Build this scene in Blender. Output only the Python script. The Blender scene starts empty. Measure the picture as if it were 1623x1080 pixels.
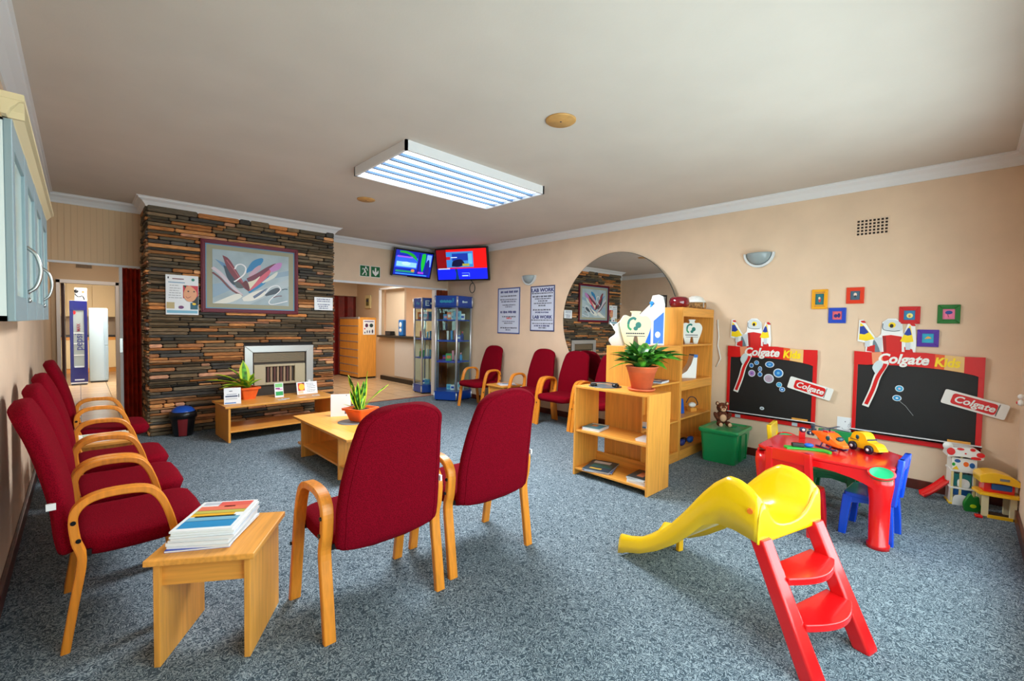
import bpy, bmesh, math, random
from math import sin, cos, pi, radians, sqrt, atan2, hypot
from mathutils import Vector, Matrix, Euler
random.seed(11)
SC = bpy.context.scene
COL = SC.collection

# ------------------------------------------------------------------ camera, world, exposure
cam_d = bpy.data.cameras.new('camera'); cam = bpy.data.objects.new('camera', cam_d); COL.objects.link(cam)
cam_d.sensor_width = 36.0; cam_d.lens = 705.0 / 1623.0 * 36.0; cam_d.clip_start = 0.02; cam_d.clip_end = 200
_B = Matrix(((1, 0, 0), (0, 0, -1), (0, 1, 0)))
_M = Matrix.Rotation(radians(-44.2), 3, 'Z') @ _B @ Matrix.Rotation(radians(-2.0), 3, 'X') @ Matrix.Rotation(radians(0.93), 3, 'Z')
cam.matrix_world = Matrix.Translation((0, 0, 1.4)) @ _M.to_4x4()
SC.camera = cam
SC.view_settings.view_transform = 'Standard'; SC.view_settings.look = 'None'
SC.view_settings.gamma = 1.0; SC.view_settings.use_curve_mapping = False
SC.view_settings.exposure = 0.35
w = bpy.data.worlds.new('world'); SC.world = w; w.use_nodes = True
bg = w.node_tree.nodes['Background']; bg.inputs[0].default_value = (0.86, 0.93, 1.0, 1); bg.inputs[1].default_value = 6.0

def area(name, loc, rot, sx, sy, power, col=(1, 1, 1), portal=False, spread=pi):
    d = bpy.data.lights.new(name, 'AREA'); d.shape = 'RECTANGLE'; d.size = sx; d.size_y = sy; d.energy = power; d.color = col
    d.spread = spread
    if portal: d.cycles.is_portal = True
    o = bpy.data.objects.new(name, d); COL.objects.link(o); o.location = loc; o.rotation_euler = rot
    return o
# daylight through the window behind the camera (wall_front)
WX0, WX1, WZ0, WZ1, WY = 0.45, 4.3, 0.30, 2.25, -0.30
area('window_portal', ((WX0 + WX1) / 2, WY - 0.28, (WZ0 + WZ1) / 2), (radians(90), 0, 0), WX1 - WX0, WZ1 - WZ0, 1, portal=True)
# the ceiling fitting of the room
area('ceiling_fitting_light', (2.62, 3.53, 2.715), (0, 0, 0), 1.45, 0.8, 120, (0.93, 0.97, 1.0))
area('reception_fill_light', (4.2, 9.2, 2.6), (0, 0, 0), 1.2, 0.6, 48, (1, 0.93, 0.82))  # added fill to brighten the reception, no fitting is built there
area('office_fill_light', (7.0, 9.2, 2.6), (0, 0, 0), 1.2, 0.6, 48, (1, 0.93, 0.82))  # unseen fill lamp added for the office behind the hatch
area('kitchen_fill_light', (0.6, 12.6, 2.5), (0, 0, 0), 1.2, 0.5, 90, (1, 0.95, 0.86))  # invented overhead fill that brightens the kitchen
area('corridor_fill_light', (0.15, 8.5, 2.5), (0, 0, 0), 0.4, 0.4, 8, (1, 0.93, 0.82))  # weak fill added for the corridor, not a visible lamp

# ------------------------------------------------------------------ materials
def lin(c):
    c = c / 255.0
    return c / 12.92 if c <= 0.04045 else ((c + 0.055) / 1.055) ** 2.4
def rgb(c): return (lin(c[0]), lin(c[1]), lin(c[2]), 1)
_mc = {}
def mat(name, c, rough=0.5, metal=0.0, spec=0.5, var=0.0, vscale=8.0, bump=0.0, bscale=60.0, emit=None, coat=0.0, stretch=None):
    if name in _mc: return _mc[name]
    m = bpy.data.materials.new(name); m.use_nodes = True; nt = m.node_tree; b = nt.nodes['Principled BSDF']
    b.inputs['Base Color'].default_value = rgb(c); b.inputs['Roughness'].default_value = rough
    b.inputs['Metallic'].default_value = metal; b.inputs['Specular IOR Level'].default_value = spec
    if coat: b.inputs['Coat Weight'].default_value = coat; b.inputs['Coat Roughness'].default_value = 0.08
    if emit: b.inputs['Emission Color'].default_value = rgb(c); b.inputs['Emission Strength'].default_value = emit
    if var or bump:
        tc = nt.nodes.new('ShaderNodeTexCoord'); mp = nt.nodes.new('ShaderNodeMapping')
        nt.links.new(tc.outputs['Object'], mp.inputs[0])
        if stretch: mp.inputs['Scale'].default_value = stretch
    if var:
        n = nt.nodes.new('ShaderNodeTexNoise'); n.inputs['Scale'].default_value = vscale; n.inputs['Detail'].default_value = 4
        nt.links.new(mp.outputs[0], n.inputs[0])
        r = nt.nodes.new('ShaderNodeValToRGB'); lo = [max(0, v * (1 - var)) for v in c]; hi = [min(255, v * (1 + var)) for v in c]
        r.color_ramp.elements[0].color = rgb(lo); r.color_ramp.elements[1].color = rgb(hi)
        r.color_ramp.elements[0].position = 0.32; r.color_ramp.elements[1].position = 0.68
        nt.links.new(n.outputs['Fac'], r.inputs[0]); nt.links.new(r.outputs[0], b.inputs['Base Color'])
    if bump:
        n2 = nt.nodes.new('ShaderNodeTexNoise'); n2.inputs['Scale'].default_value = bscale; n2.inputs['Detail'].default_value = 3
        nt.links.new(mp.outputs[0], n2.inputs[0])
        bp = nt.nodes.new('ShaderNodeBump'); bp.inputs['Strength'].default_value = bump; bp.inputs['Distance'].default_value = 0.01
        nt.links.new(n2.outputs['Fac'], bp.inputs['Height']); nt.links.new(bp.outputs[0], b.inputs['Normal'])
    _mc[name] = m
    return m
def wood(name, c, axis, rough=0.42):
    st = [38, 38, 38]; st[axis] = 2.2
    m = mat(name, c, rough, var=0.055, vscale=1.6, stretch=st, bump=0.03, bscale=2.0)
    return m
PINE = (227, 156, 66)
wx, wy_, wz = wood('pine_x', PINE, 0), wood('pine_y', PINE, 1), wood('pine_z', PINE, 2)
beech = wood('beech_frame', (226, 138, 38), 2, 0.38)
def carpet():
    m = bpy.data.materials.new('carpet'); m.use_nodes = True; nt = m.node_tree; b = nt.nodes['Principled BSDF']
    b.inputs['Roughness'].default_value = 0.95; b.inputs['Specular IOR Level'].default_value = 0.15
    tc = nt.nodes.new('ShaderNodeTexCoord')
    n = nt.nodes.new('ShaderNodeTexNoise'); n.inputs['Scale'].default_value = 33; n.inputs['Detail'].default_value = 1.0; n.inputs['Distortion'].default_value = 1.1
    nt.links.new(tc.outputs['Object'], n.inputs[0])
    mu = nt.nodes.new('ShaderNodeMath'); mu.operation = 'MULTIPLY'; mu.inputs[1].default_value = 36
    si = nt.nodes.new('ShaderNodeMath'); si.operation = 'SINE'
    nt.links.new(n.outputs['Fac'], mu.inputs[0]); nt.links.new(mu.outputs[0], si.inputs[0])
    f = nt.nodes.new('ShaderNodeTexNoise'); f.inputs['Scale'].default_value = 260; f.inputs['Detail'].default_value = 2
    nt.links.new(tc.outputs['Object'], f.inputs[0])
    ad = nt.nodes.new('ShaderNodeMath'); ad.operation = 'MULTIPLY_ADD'; ad.inputs[1].default_value = 0.22; 
    nt.links.new(si.outputs[0], ad.inputs[0]); nt.links.new(f.outputs['Fac'], ad.inputs[2])
    r = nt.nodes.new('ShaderNodeValToRGB'); e = r.color_ramp.elements
    e[0].position = 0.26; e[0].color = rgb((56, 70, 80)); e[1].position = 0.80; e[1].color = rgb((168, 182, 190))
    x = e.new(0.5); x.color = rgb((96, 112, 124))
    nt.links.new(ad.outputs[0], r.inputs[0])
    nt.links.new(r.outputs[0], b.inputs['Base Color'])
    bp = nt.nodes.new('ShaderNodeBump'); bp.inputs['Strength'].default_value = 0.5; bp.inputs['Distance'].default_value = 0.006
    nt.links.new(ad.outputs[0], bp.inputs['Height']); nt.links.new(bp.outputs[0], b.inputs['Normal'])
    return m
def fabric(name, c, c2):
    m = bpy.data.materials.new(name); m.use_nodes = True; nt = m.node_tree; b = nt.nodes['Principled BSDF']
    b.inputs['Roughness'].default_value = 0.9; b.inputs['Specular IOR Level'].default_value = 0.06
    b.inputs['Sheen Weight'].default_value = 0.0; b.inputs['Sheen Roughness'].default_value = 0.5; b.inputs['Sheen Tint'].default_value = (0.8, 0.3, 0.4, 1)
    tc = nt.nodes.new('ShaderNodeTexCoord'); v = nt.nodes.new('ShaderNodeTexVoronoi'); v.inputs['Scale'].default_value = 210
    nt.links.new(tc.outputs['Object'], v.inputs[0])
    r = nt.nodes.new('ShaderNodeValToRGB'); r.color_ramp.elements[0].color = rgb(c2); r.color_ramp.elements[1].color = rgb(c)
    r.color_ramp.elements[0].position = 0.1; r.color_ramp.elements[1].position = 0.6
    nt.links.new(v.outputs['Distance'], r.inputs[0]); nt.links.new(r.outputs[0], b.inputs['Base Color'])
    bp = nt.nodes.new('ShaderNodeBump'); bp.inputs['Strength'].default_value = 0.35; bp.inputs['Distance'].default_value = 0.002
    nt.links.new(v.outputs['Distance'], bp.inputs['Height']); nt.links.new(bp.outputs[0], b.inputs['Normal'])
    return m
def glass_mat(name, tint=(0.9, 0.97, 0.95), refl=0.12):
    m = bpy.data.materials.new(name); m.use_nodes = True; nt = m.node_tree; nt.nodes.clear()
    o = nt.nodes.new('ShaderNodeOutputMaterial'); t = nt.nodes.new('ShaderNodeBsdfTransparent'); g = nt.nodes.new('ShaderNodeBsdfGlossy')
    t.inputs[0].default_value = (*tint, 1); g.inputs['Roughness'].default_value = 0.02
    lw = nt.nodes.new('ShaderNodeLayerWeight'); lw.inputs[0].default_value = 0.5
    pw = nt.nodes.new('ShaderNodeMath'); pw.operation = 'POWER'; pw.inputs[1].default_value = 4.0; nt.links.new(lw.outputs['Facing'], pw.inputs[0])
    fr = nt.nodes.new('ShaderNodeMath'); fr.operation = 'MULTIPLY_ADD'; fr.inputs[1].default_value = 0.5; fr.inputs[2].default_value = 0.03; nt.links.new(pw.outputs[0], fr.inputs[0])
    mx = nt.nodes.new('ShaderNodeMixShader'); nt.links.new(fr.outputs[0], mx.inputs[0]); nt.links.new(t.outputs[0], mx.inputs[1]); nt.links.new(g.outputs[0], mx.inputs[2])
    nt.links.new(mx.outputs[0], o.inputs[0]); return m
def stone_mat():
    m = bpy.data.materials.new('slate_strips'); m.use_nodes = True; nt = m.node_tree; b = nt.nodes['Principled BSDF']
    b.inputs['Roughness'].default_value = 0.75
    at = nt.nodes.new('ShaderNodeVertexColor'); at.layer_name = 'stone'
    tc = nt.nodes.new('ShaderNodeTexCoord'); mp = nt.nodes.new('ShaderNodeMapping'); mp.inputs['Scale'].default_value = (5, 5, 40)
    n = nt.nodes.new('ShaderNodeTexNoise'); n.inputs['Scale'].default_value = 2.5; n.inputs['Detail'].default_value = 6
    nt.links.new(tc.outputs['Object'], mp.inputs[0]); nt.links.new(mp.outputs[0], n.inputs[0])
    r = nt.nodes.new('ShaderNodeValToRGB'); r.color_ramp.elements[0].color = (0.55, 0.55, 0.55, 1); r.color_ramp.elements[1].color = (1.5, 1.45, 1.4, 1)
    r.color_ramp.elements[0].position = 0.3; r.color_ramp.elements[1].position = 0.72
    nt.links.new(n.outputs['Fac'], r.inputs[0])
    mx = nt.nodes.new('ShaderNodeMixRGB'); mx.blend_type = 'MULTIPLY'; mx.inputs[0].default_value = 1
    nt.links.new(at.outputs[0], mx.inputs[1]); nt.links.new(r.outputs[0], mx.inputs[2]); nt.links.new(mx.outputs[0], b.inputs['Base Color'])
    bp = nt.nodes.new('ShaderNodeBump'); bp.inputs['Strength'].default_value = 0.6; bp.inputs['Distance'].default_value = 0.01
    nt.links.new(n.outputs['Fac'], bp.inputs['Height']); nt.links.new(bp.outputs[0], b.inputs['Normal'])
    return m
def tile_mat():
    m = bpy.data.materials.new('floor_tiles'); m.use_nodes = True; nt = m.node_tree; b = nt.nodes['Principled BSDF']
    b.inputs['Roughness'].default_value = 0.22
    tc = nt.nodes.new('ShaderNodeTexCoord'); br = nt.nodes.new('ShaderNodeTexBrick'); br.offset = 0
    br.inputs['Scale'].default_value = 1; br.inputs['Brick Width'].default_value = 0.4; br.inputs['Row Height'].default_value = 0.4; br.inputs['Mortar Size'].default_value = 0.006
    br.inputs['Color1'].default_value = rgb((206, 176, 140)); br.inputs['Color2'].default_value = rgb((196, 166, 130)); br.inputs['Mortar'].default_value = rgb((140, 118, 95))
    nt.links.new(tc.outputs['Object'], br.inputs[0]); nt.links.new(br.outputs[0], b.inputs['Base Color']); return m
M_carpet = carpet(); M_tile = tile_mat(); M_stone = stone_mat()
M_wall = mat('peach_paint', (226, 199, 172), 0.85, spec=0.2, var=0.02, vscale=3, bump=0.08, bscale=120)
M_wallin = mat('beige_paint', (196, 172, 144), 0.85, spec=0.2)
M_ceil = mat('ceiling_paint', (206, 197, 187), 0.9, spec=0.2, var=0.015, vscale=2, bump=0.05, bscale=80)
M_trim = mat('white_cornice', (228, 228, 230), 0.5)
M_skirt = mat('mahogany_skirting', (84, 34, 24), 0.35, var=0.2, vscale=10)
M_maroon2 = mat('maroon_door_dark', (104, 22, 18), 0.4, var=0.15, vscale=12)  # dark copy of the door maroon, for the reception door
M_maroon = mat('maroon_door_lifted', (186, 62, 40), 0.4, var=0.15, vscale=12)  # same maroon, lightened in the colour to offset shade beside the stone
M_brown = mat('brown_folding_door', (140, 62, 34), 0.4, var=0.2, vscale=14)
M_red_f = fabric('burgundy_fabric', (124, 5, 26), (84, 2, 14))
M_bolt = mat('dark_bolt', (35, 38, 42), 0.3, 0.8)
M_white = mat('white_plastic', (236, 236, 232), 0.35)
M_paper = mat('white_paper', (232, 236, 240), 0.6)
M_black = mat('black_plastic', (14, 15, 18), 0.35)
M_dark = mat('dark_ink', (40, 44, 70), 0.6)
M_navy = mat('navy_ink', (34, 44, 112), 0.6)
M_grey = mat('grey_plastic', (120, 122, 124), 0.5)
M_chrome = mat('brushed_metal', (190, 190, 186), 0.28, 1.0)
M_alu = mat('aluminium_post', (205, 210, 214), 0.3, 0.7)
M_pred = mat('red_plastic', (222, 18, 22), 0.25, coat=0.4)
M_pyel = mat('yellow_plastic', (250, 206, 10), 0.28, coat=0.4)
M_pblue = mat('blue_plastic', (16, 76, 214), 0.25, coat=0.4)
M_pgreen = mat('green_plastic', (22, 150, 88), 0.3, coat=0.3)
M_mint = mat('mint_plastic', (30, 180, 118), 0.3)
M_orange = mat('orange_plastic', (248, 112, 26), 0.35)
M_cream = mat('cream_plastic', (226, 214, 170), 0.4)
M_glass = glass_mat('clear_glass')
M_terra = mat('terracotta', (214, 106, 66), 0.55, var=0.06, vscale=9)
M_terra2 = mat('bright_terracotta', (232, 98, 34), 0.5, var=0.05, vscale=9)
M_soil = mat('potting_soil', (50, 36, 26), 0.95, bump=0.6, bscale=60)
M_leaf = mat('leaf_green', (78, 144, 44), 0.35, var=0.35, vscale=16)
M_leaf2 = mat('leaf_dark_green', (42, 98, 36), 0.35, var=0.3, vscale=16)
M_leafy = mat('leaf_lime_edge', (190, 212, 50), 0.4)

# ------------------------------------------------------------------ mesh helpers
class MB:
    def __init__(s): s.v = []; s.f = []; s.mi = []; s.sm = []; s.col = []
    def add(s, vs, fs, mi=0, smooth=False, col=None):
        o = len(s.v); s.v += [tuple(v) for v in vs]
        for f in fs: s.f.append(tuple(i + o for i in f)); s.mi.append(mi); s.sm.append(smooth); s.col.append(col)
        return s
    def box(s, x0, x1, y0, y1, z0, z1, mi=0, T=None, col=None):
        vs = [(x, y, z) for x in (x0, x1) for y in (y0, y1) for z in (z0, z1)]
        if T is not None: vs = [tuple(T @ Vector(v)) for v in vs]
        return s.add(vs, [(0, 1, 3, 2), (4, 6, 7, 5), (0, 4, 5, 1), (2, 3, 7, 6), (0, 2, 6, 4), (1, 5, 7, 3)], mi, col=col)
    def prism(s, pts, a, b, plane='xz', mi=0, T=None, smooth=False):
        f = {'xz': lambda p, d: (p[0], d, p[1]), 'xy': lambda p, d: (p[0], p[1], d), 'yz': lambda p, d: (d, p[0], p[1])}[plane]
        n = len(pts); vs = [f(p, a) for p in pts] + [f(p, b) for p in pts]
        if T is not None: vs = [tuple(T @ Vector(v)) for v in vs]
        s.add(vs, [tuple(range(n)), tuple(range(2 * n - 1, n - 1, -1))], mi)
        o = len(s.v) - 2 * n
        for i in range(n):
            j = (i + 1) % n; s.f.append((o + i, o + j, o + n + j, o + n + i)); s.mi.append(mi); s.sm.append(smooth); s.col.append(None)
        return s
    def loft(s, rings, mi=0, smooth=True, cap=True, closed=False):
        n = len(rings[0]); vs = [p for r in rings for p in r]; fs = []
        m = len(rings)
        for i in range(m if closed else m - 1):
            k = (i + 1) % m
            for j in range(n): fs.append((i * n + j, i * n + (j + 1) % n, k * n + (j + 1) % n, k * n + j))
        s.add(vs, fs, mi, smooth)
        if cap and not closed:
            o = len(s.v) - len(vs)
            s.f.append(tuple(o + j for j in reversed(range(n)))); s.mi.append(mi); s.sm.append(False); s.col.append(None)
            s.f.append(tuple(o + (m - 1) * n + j for j in range(n))); s.mi.append(mi); s.sm.append(False); s.col.append(None)
        return s
    def tube(s, path, r, n=8, mi=0, closed=False):
        P = [Vector(p) for p in path]; m = len(P); rr = r if isinstance(r, (list, tuple)) else [r] * m
        rings = []; up = None
        for i in range(m):
            a = P[(i - 1) % m] if (closed or i > 0) else P[i]; b = P[(i + 1) % m] if (closed or i < m - 1) else P[i]
            t = (b - a); t = t.normalized() if t.length > 1e-9 else Vector((0, 0, 1))
            if up is None: up = Vector((0, 0, 1)) if abs(t.z) < 0.9 else Vector((1, 0, 0))
            x = t.cross(up); x = x.normalized() if x.length > 1e-6 else Vector((1, 0, 0)); y = x.cross(t).normalized(); up = y
            rings.append([P[i] + x * cos(2 * pi * k / n) * rr[i] + y * sin(2 * pi * k / n) * rr[i] for k in range(n)])
        return s.loft(rings, mi, True, True, closed)
    def lathe(s, prof, c=(0, 0, 0), n=24, mi=0, sx=1, sy=1, smooth=True, T=None, cap=True):
        rings = [[(c[0] + r * cos(2 * pi * k / n) * sx, c[1] + r * sin(2 * pi * k / n) * sy, c[2] + z) for k in range(n)] for r, z in prof]
        if T is not None: rings = [[tuple(T @ Vector(p)) for p in r] for r in rings]
        return s.loft(rings, mi, smooth, cap)
    def ell(s, c, r, n=16, mi=0, T=None):
        m = n // 2
        prof = [(sin(pi * (i + 0.02) / (m + .04)), -cos(pi * (i + 0.02) / (m + .04))) for i in range(m + 1)]
        rings = [[Vector((q * cos(2 * pi * k / n) * r[0], q * sin(2 * pi * k / n) * r[1], z * r[2])) for k in range(n)] for q, z in prof]
        rings = [[tuple((T @ p if T is not None else p) + Vector(c)) for p in rg] for rg in rings]
        return s.loft(rings, mi, True)
    def cyl(s, a, b, r, n=16, mi=0): return s.tube([a, b], r, n, mi)
    def grid(s, fn, nu, nv, mi=0, smooth=True, mifn=None):
        vs = [fn(i / nu, j / nv) for i in range(nu + 1) for j in range(nv + 1)]; W = nv + 1; o = len(s.v); s.v += [tuple(v) for v in vs]
        for i in range(nu):
            for j in range(nv):
                s.f.append((o + i * W + j, o + (i + 1) * W + j, o + (i + 1) * W + j + 1, o + i * W + j + 1)); s.mi.append(mifn(i, j) if mifn else mi); s.sm.append(smooth); s.col.append(None)
        return s
    def build(s, name, mats, parent=None, loc=None, rot=None, bevel=0, seg=2, solid=0, offset=0, sub=0):
        me = bpy.data.meshes.new(name); me.from_pydata(s.v, [], s.f); me.validate()
        if not isinstance(mats, (list, tuple)): mats = [mats]
        for m in mats: me.materials.append(m)
        if len(me.polygons) == len(s.f):
            me.polygons.foreach_set('material_index', s.mi); me.polygons.foreach_set('use_smooth', s.sm)
            if any(c for c in s.col):
                ca = me.color_attributes.new('stone', 'FLOAT_COLOR', 'CORNER')
                for p, c in zip(me.polygons, s.col):
                    for li in p.loop_indices: ca.data[li].color = c or (1, 1, 1, 1)
        bm = bmesh.new(); bm.from_mesh(me); bmesh.ops.recalc_face_normals(bm, faces=bm.faces); bm.to_mesh(me); bm.free()
        o = bpy.data.objects.new(name, me); COL.objects.link(o)
        if parent: o.parent = parent
        if loc is not None: o.location = loc
        if rot is not None: o.rotation_euler = rot
        if solid: md = o.modifiers.new('thickness', 'SOLIDIFY'); md.thickness = solid; md.offset = offset
        if bevel: md = o.modifiers.new('bevel', 'BEVEL'); md.width = bevel; md.segments = seg; md.limit_method = 'ANGLE'; md.harden_normals = False
        if sub: md = o.modifiers.new('sub', 'SUBSURF'); md.levels = sub; md.render_levels = sub
        return o
def tag(o, label=None, cat=None, group=None, kind=None):
    if label: o['label'] = label
    if cat: o['category'] = cat
    if group: o['group'] = group
    if kind: o['kind'] = kind
    return o
def thing(name, label, cat, loc=(0, 0, 0), rz=0, group=None):
    o = bpy.data.objects.new(name, None); COL.objects.link(o); o.location = loc; o.rotation_euler = (0, 0, rz); o.empty_display_size = 0.1
    return tag(o, label, cat, group)
def struct(name, mb, m, parent=None, label=None, **k):
    o = mb.build(name, m, parent, **k)
    if not parent: o['kind'] = 'structure'
    if label: o['label'] = label
    return o
def copy_tree(o, parent=None):
    c = o.copy(); COL.objects.link(c)
    if parent: c.parent = parent
    for ch in list(o.children): copy_tree(ch, c)
    return c
def clone(o, loc, rz, label, group=None):
    c = copy_tree(o); c.location = loc; c.rotation_euler = (0, 0, rz); c['label'] = label
    if group: c['group'] = group
    return c
def text(s, size, m, parent, name, loc, rot=(pi / 2, 0, 0), shear=0.0, ext=0.0008, sx=1.0, align='CENTER', bold=0.0):
    cu = bpy.data.curves.new('t', 'FONT'); cu.body = s; cu.size = size; cu.extrude = ext; cu.shear = shear; cu.align_x = align; cu.align_y = 'CENTER'; cu.offset = bold; cu.resolution_u = 3
    to = bpy.data.objects.new('t', cu); COL.objects.link(to); dg = bpy.context.evaluated_depsgraph_get()
    me = bpy.data.meshes.new_from_object(to.evaluated_get(dg)); bpy.data.objects.remove(to); bpy.data.curves.remove(cu)
    me.materials.clear(); me.materials.append(m)
    o = bpy.data.objects.new(name, me); COL.objects.link(o); o.parent = parent; o.location = loc; o.rotation_euler = rot; o.scale = (sx, 1, 1)
    return o
def catmull(P, k=6):
    P = [Vector(p) for p in P]; Q = [P[0] * 2 - P[1]] + P + [P[-1] * 2 - P[-2]]; out = []
    for i in range(1, len(Q) - 2):
        for j in range(k):
            t = j / k; a, b, c, d = Q[i - 1], Q[i], Q[i + 1], Q[i + 2]
            out.append(0.5 * ((2 * b) + (-a + c) * t + (2 * a - 5 * b + 4 * c - d) * t * t + (-a + 3 * b - 3 * c + d) * t ** 3))
    return out + [P[-1]]
def rrect(x0, x1, y0, y1, r, n=4):
    pts = []
    for cx, cy, a0 in ((x1 - r, y1 - r, 0), (x0 + r, y1 - r, 90), (x0 + r, y0 + r, 180), (x1 - r, y0 + r, 270)):
        for i in range(n + 1): a = radians(a0 + 90 * i / n); pts.append((cx + r * cos(a), cy + r * sin(a)))
    return pts
def ellp(cx, cy, rx, ry, n=20, a0=0, a1=360):
    return [(cx + rx * cos(radians(a0 + (a1 - a0) * i / (n if a1 - a0 < 360 else n))), cy + ry * sin(radians(a0 + (a1 - a0) * i / n))) for i in range(n + (1 if a1 - a0 < 360 else 0))]
def stroke(pts, w):
    P = [Vector(p) for p in pts]; L = []; R = []
    for i, p in enumerate(P):
        t = (P[min(i + 1, len(P) - 1)] - P[max(i - 1, 0)]).normalized(); n = Vector((-t.y, t.x)); ww = w[i] if isinstance(w, (list, tuple)) else w
        L.append(p + n * ww / 2); R.append(p - n * ww / 2)
    return [tuple(p) for p in L] + [tuple(p) for p in reversed(R)]
def inter(x, tab):
    for (a, fa), (b, fb) in zip(tab, tab[1:]):
        if x <= b: t = (x - a) / (b - a) if b > a else 0; return fa + (fb - fa) * max(0, t)
    return tab[-1][1]

# ================================================================== STRUCTURE
XL, XR, YB, YF, ZC = -0.30, 5.33, 7.35, -0.30, 2.82
FX0, FX1, FY = 0.58, 2.77, 6.75
struct('floor', MB().box(XL - .15, XR + .15, YF - .15, 7.28, -0.08, 0), M_carpet)
struct('floor_tiled', MB().box(-2.5, 9.5, 7.28, 17, -0.08, 0), M_tile)
struct('ceiling', MB().box(XL - .15, XR + .15, YF - .15, YB + .12, ZC, ZC + .1), M_ceil)
m = MB().box(XL - .15, XL, YF - .15, YB + .12, 0, ZC)
struct('wall_left', m, M_wall)
struct('wall_right', MB().box(XR, XR + .12, YF - .15, YB + .12, 0, ZC), M_wall)
# wall_front holds the big window behind the camera
m = MB().box(XL - .15, WX0, YF - .12, YF, 0, ZC).box(WX1, XR + .15, YF - .12, YF, 0, ZC).box(WX0, WX1, YF - .12, YF, 0, WZ0).box(WX0, WX1, YF - .12, YF, WZ1, ZC)
struct('wall_front', m, M_wall)
wf = MB()
for x in (WX0, WX0 + (WX1 - WX0) / 4, (WX0 + WX1) / 2, WX1 - (WX1 - WX0) / 4, WX1 - .04): wf.box(x, x + .04, YF - .09, YF - .04, WZ0, WZ1)
for z in (WZ0, WZ1 - .04): wf.box(WX0, WX1, YF - .09, YF - .04, z, z + .04)
win = struct('window_1', wf, M_trim)
MB().box(WX0 + .01, WX1 - .01, YF - .07, YF - .065, WZ0 + .01, WZ1 - .01).build('pane', M_glass, win)
# wall_back: headers over the two openings, and the block behind the stone
m = MB().box(XL - .15, FX0 + .1, YB, YB + .12, 2.05, ZC)
struct('wall_back_left', m, mat('ribbed_wallpaper', (220, 188, 152), 0.8, spec=0.2))
rb = MB()
x = XL + .02
while x < FX0 - .02: rb.box(x, x + .004, YB - .003, YB + .01, 2.07, ZC - .09); x += .055
struct('trim_2', rb, mat('wallpaper_rib', (205, 172, 138), 0.8), label='fine vertical ribs of the wallpaper over the left doorway')
m = MB().box(FX0 + .1, XR, YB, YB + .12, 2.09, ZC).box(5.27, XR, YB, YB + .12, 0, 2.09)
struct('wall_back', m, M_wall)
# headers' lower edge strips (white tracks)
struct('trim_3', MB().box(XL, FX0, YB - .015, YB + .02, 2.035, 2.06).box(FX1, 5.29, YB - .015, YB + .02, 2.065, 2.10), M_trim, label='white track under the wall headers')
# cornice round the room
def cornice():
    P = [(XL, YF), (XL, YB), (FX0, YB), (FX0, FY), (FX1, FY), (FX1, YB), (XR, YB), (XR, YF)]
    prof = [(0, -.10), (.012, -.10), (.02, -.08), (.045, -.045), (.08, -.022), (.085, -.008), (.10, -.006), (.10, 0), (0, 0)]
    n = len(P); rings = []
    for i in range(n):
        a, b, c = Vector(P[i - 1]), Vector(P[i]), Vector(P[(i + 1) % n]); d1 = (b - a).normalized(); d2 = (c - b).normalized()
        n1 = Vector((d1.y, -d1.x)); n2 = Vector((d2.y, -d2.x)); mm = (n1 + n2); mm = mm / (mm.dot(n1))
        rings.append([(b.x + mm.x * o, b.y + mm.y * o, ZC + z) for o, z in prof])
    mb = MB(); mb.loft(rings, smooth=False, cap=False, closed=True); return mb
struct('trim_1', cornice(), M_trim, label='white coved cornice round the ceiling')
# skirtings
struct('baseboard_left', MB().box(XL, XL + .02, YF, YB, 0, .09), M_skirt, bevel=.004)
struct('baseboard_right', MB().box(XR - .02, XR, YF, YB, 0, .085), M_skirt, bevel=.004)
struct('baseboard_front', MB().box(XL + .02, XR - .02, YF, YF + .02, 0, .09), M_skirt, bevel=.004)
# carpet edge strip
struct('trim_4', MB().box(FX1, 5.3, 7.27, 7.31, 0, .006).box(XL, FX0, 7.42, 7.46, 0, .006), M_brown, label='threshold strip between carpet and tiles')
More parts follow.
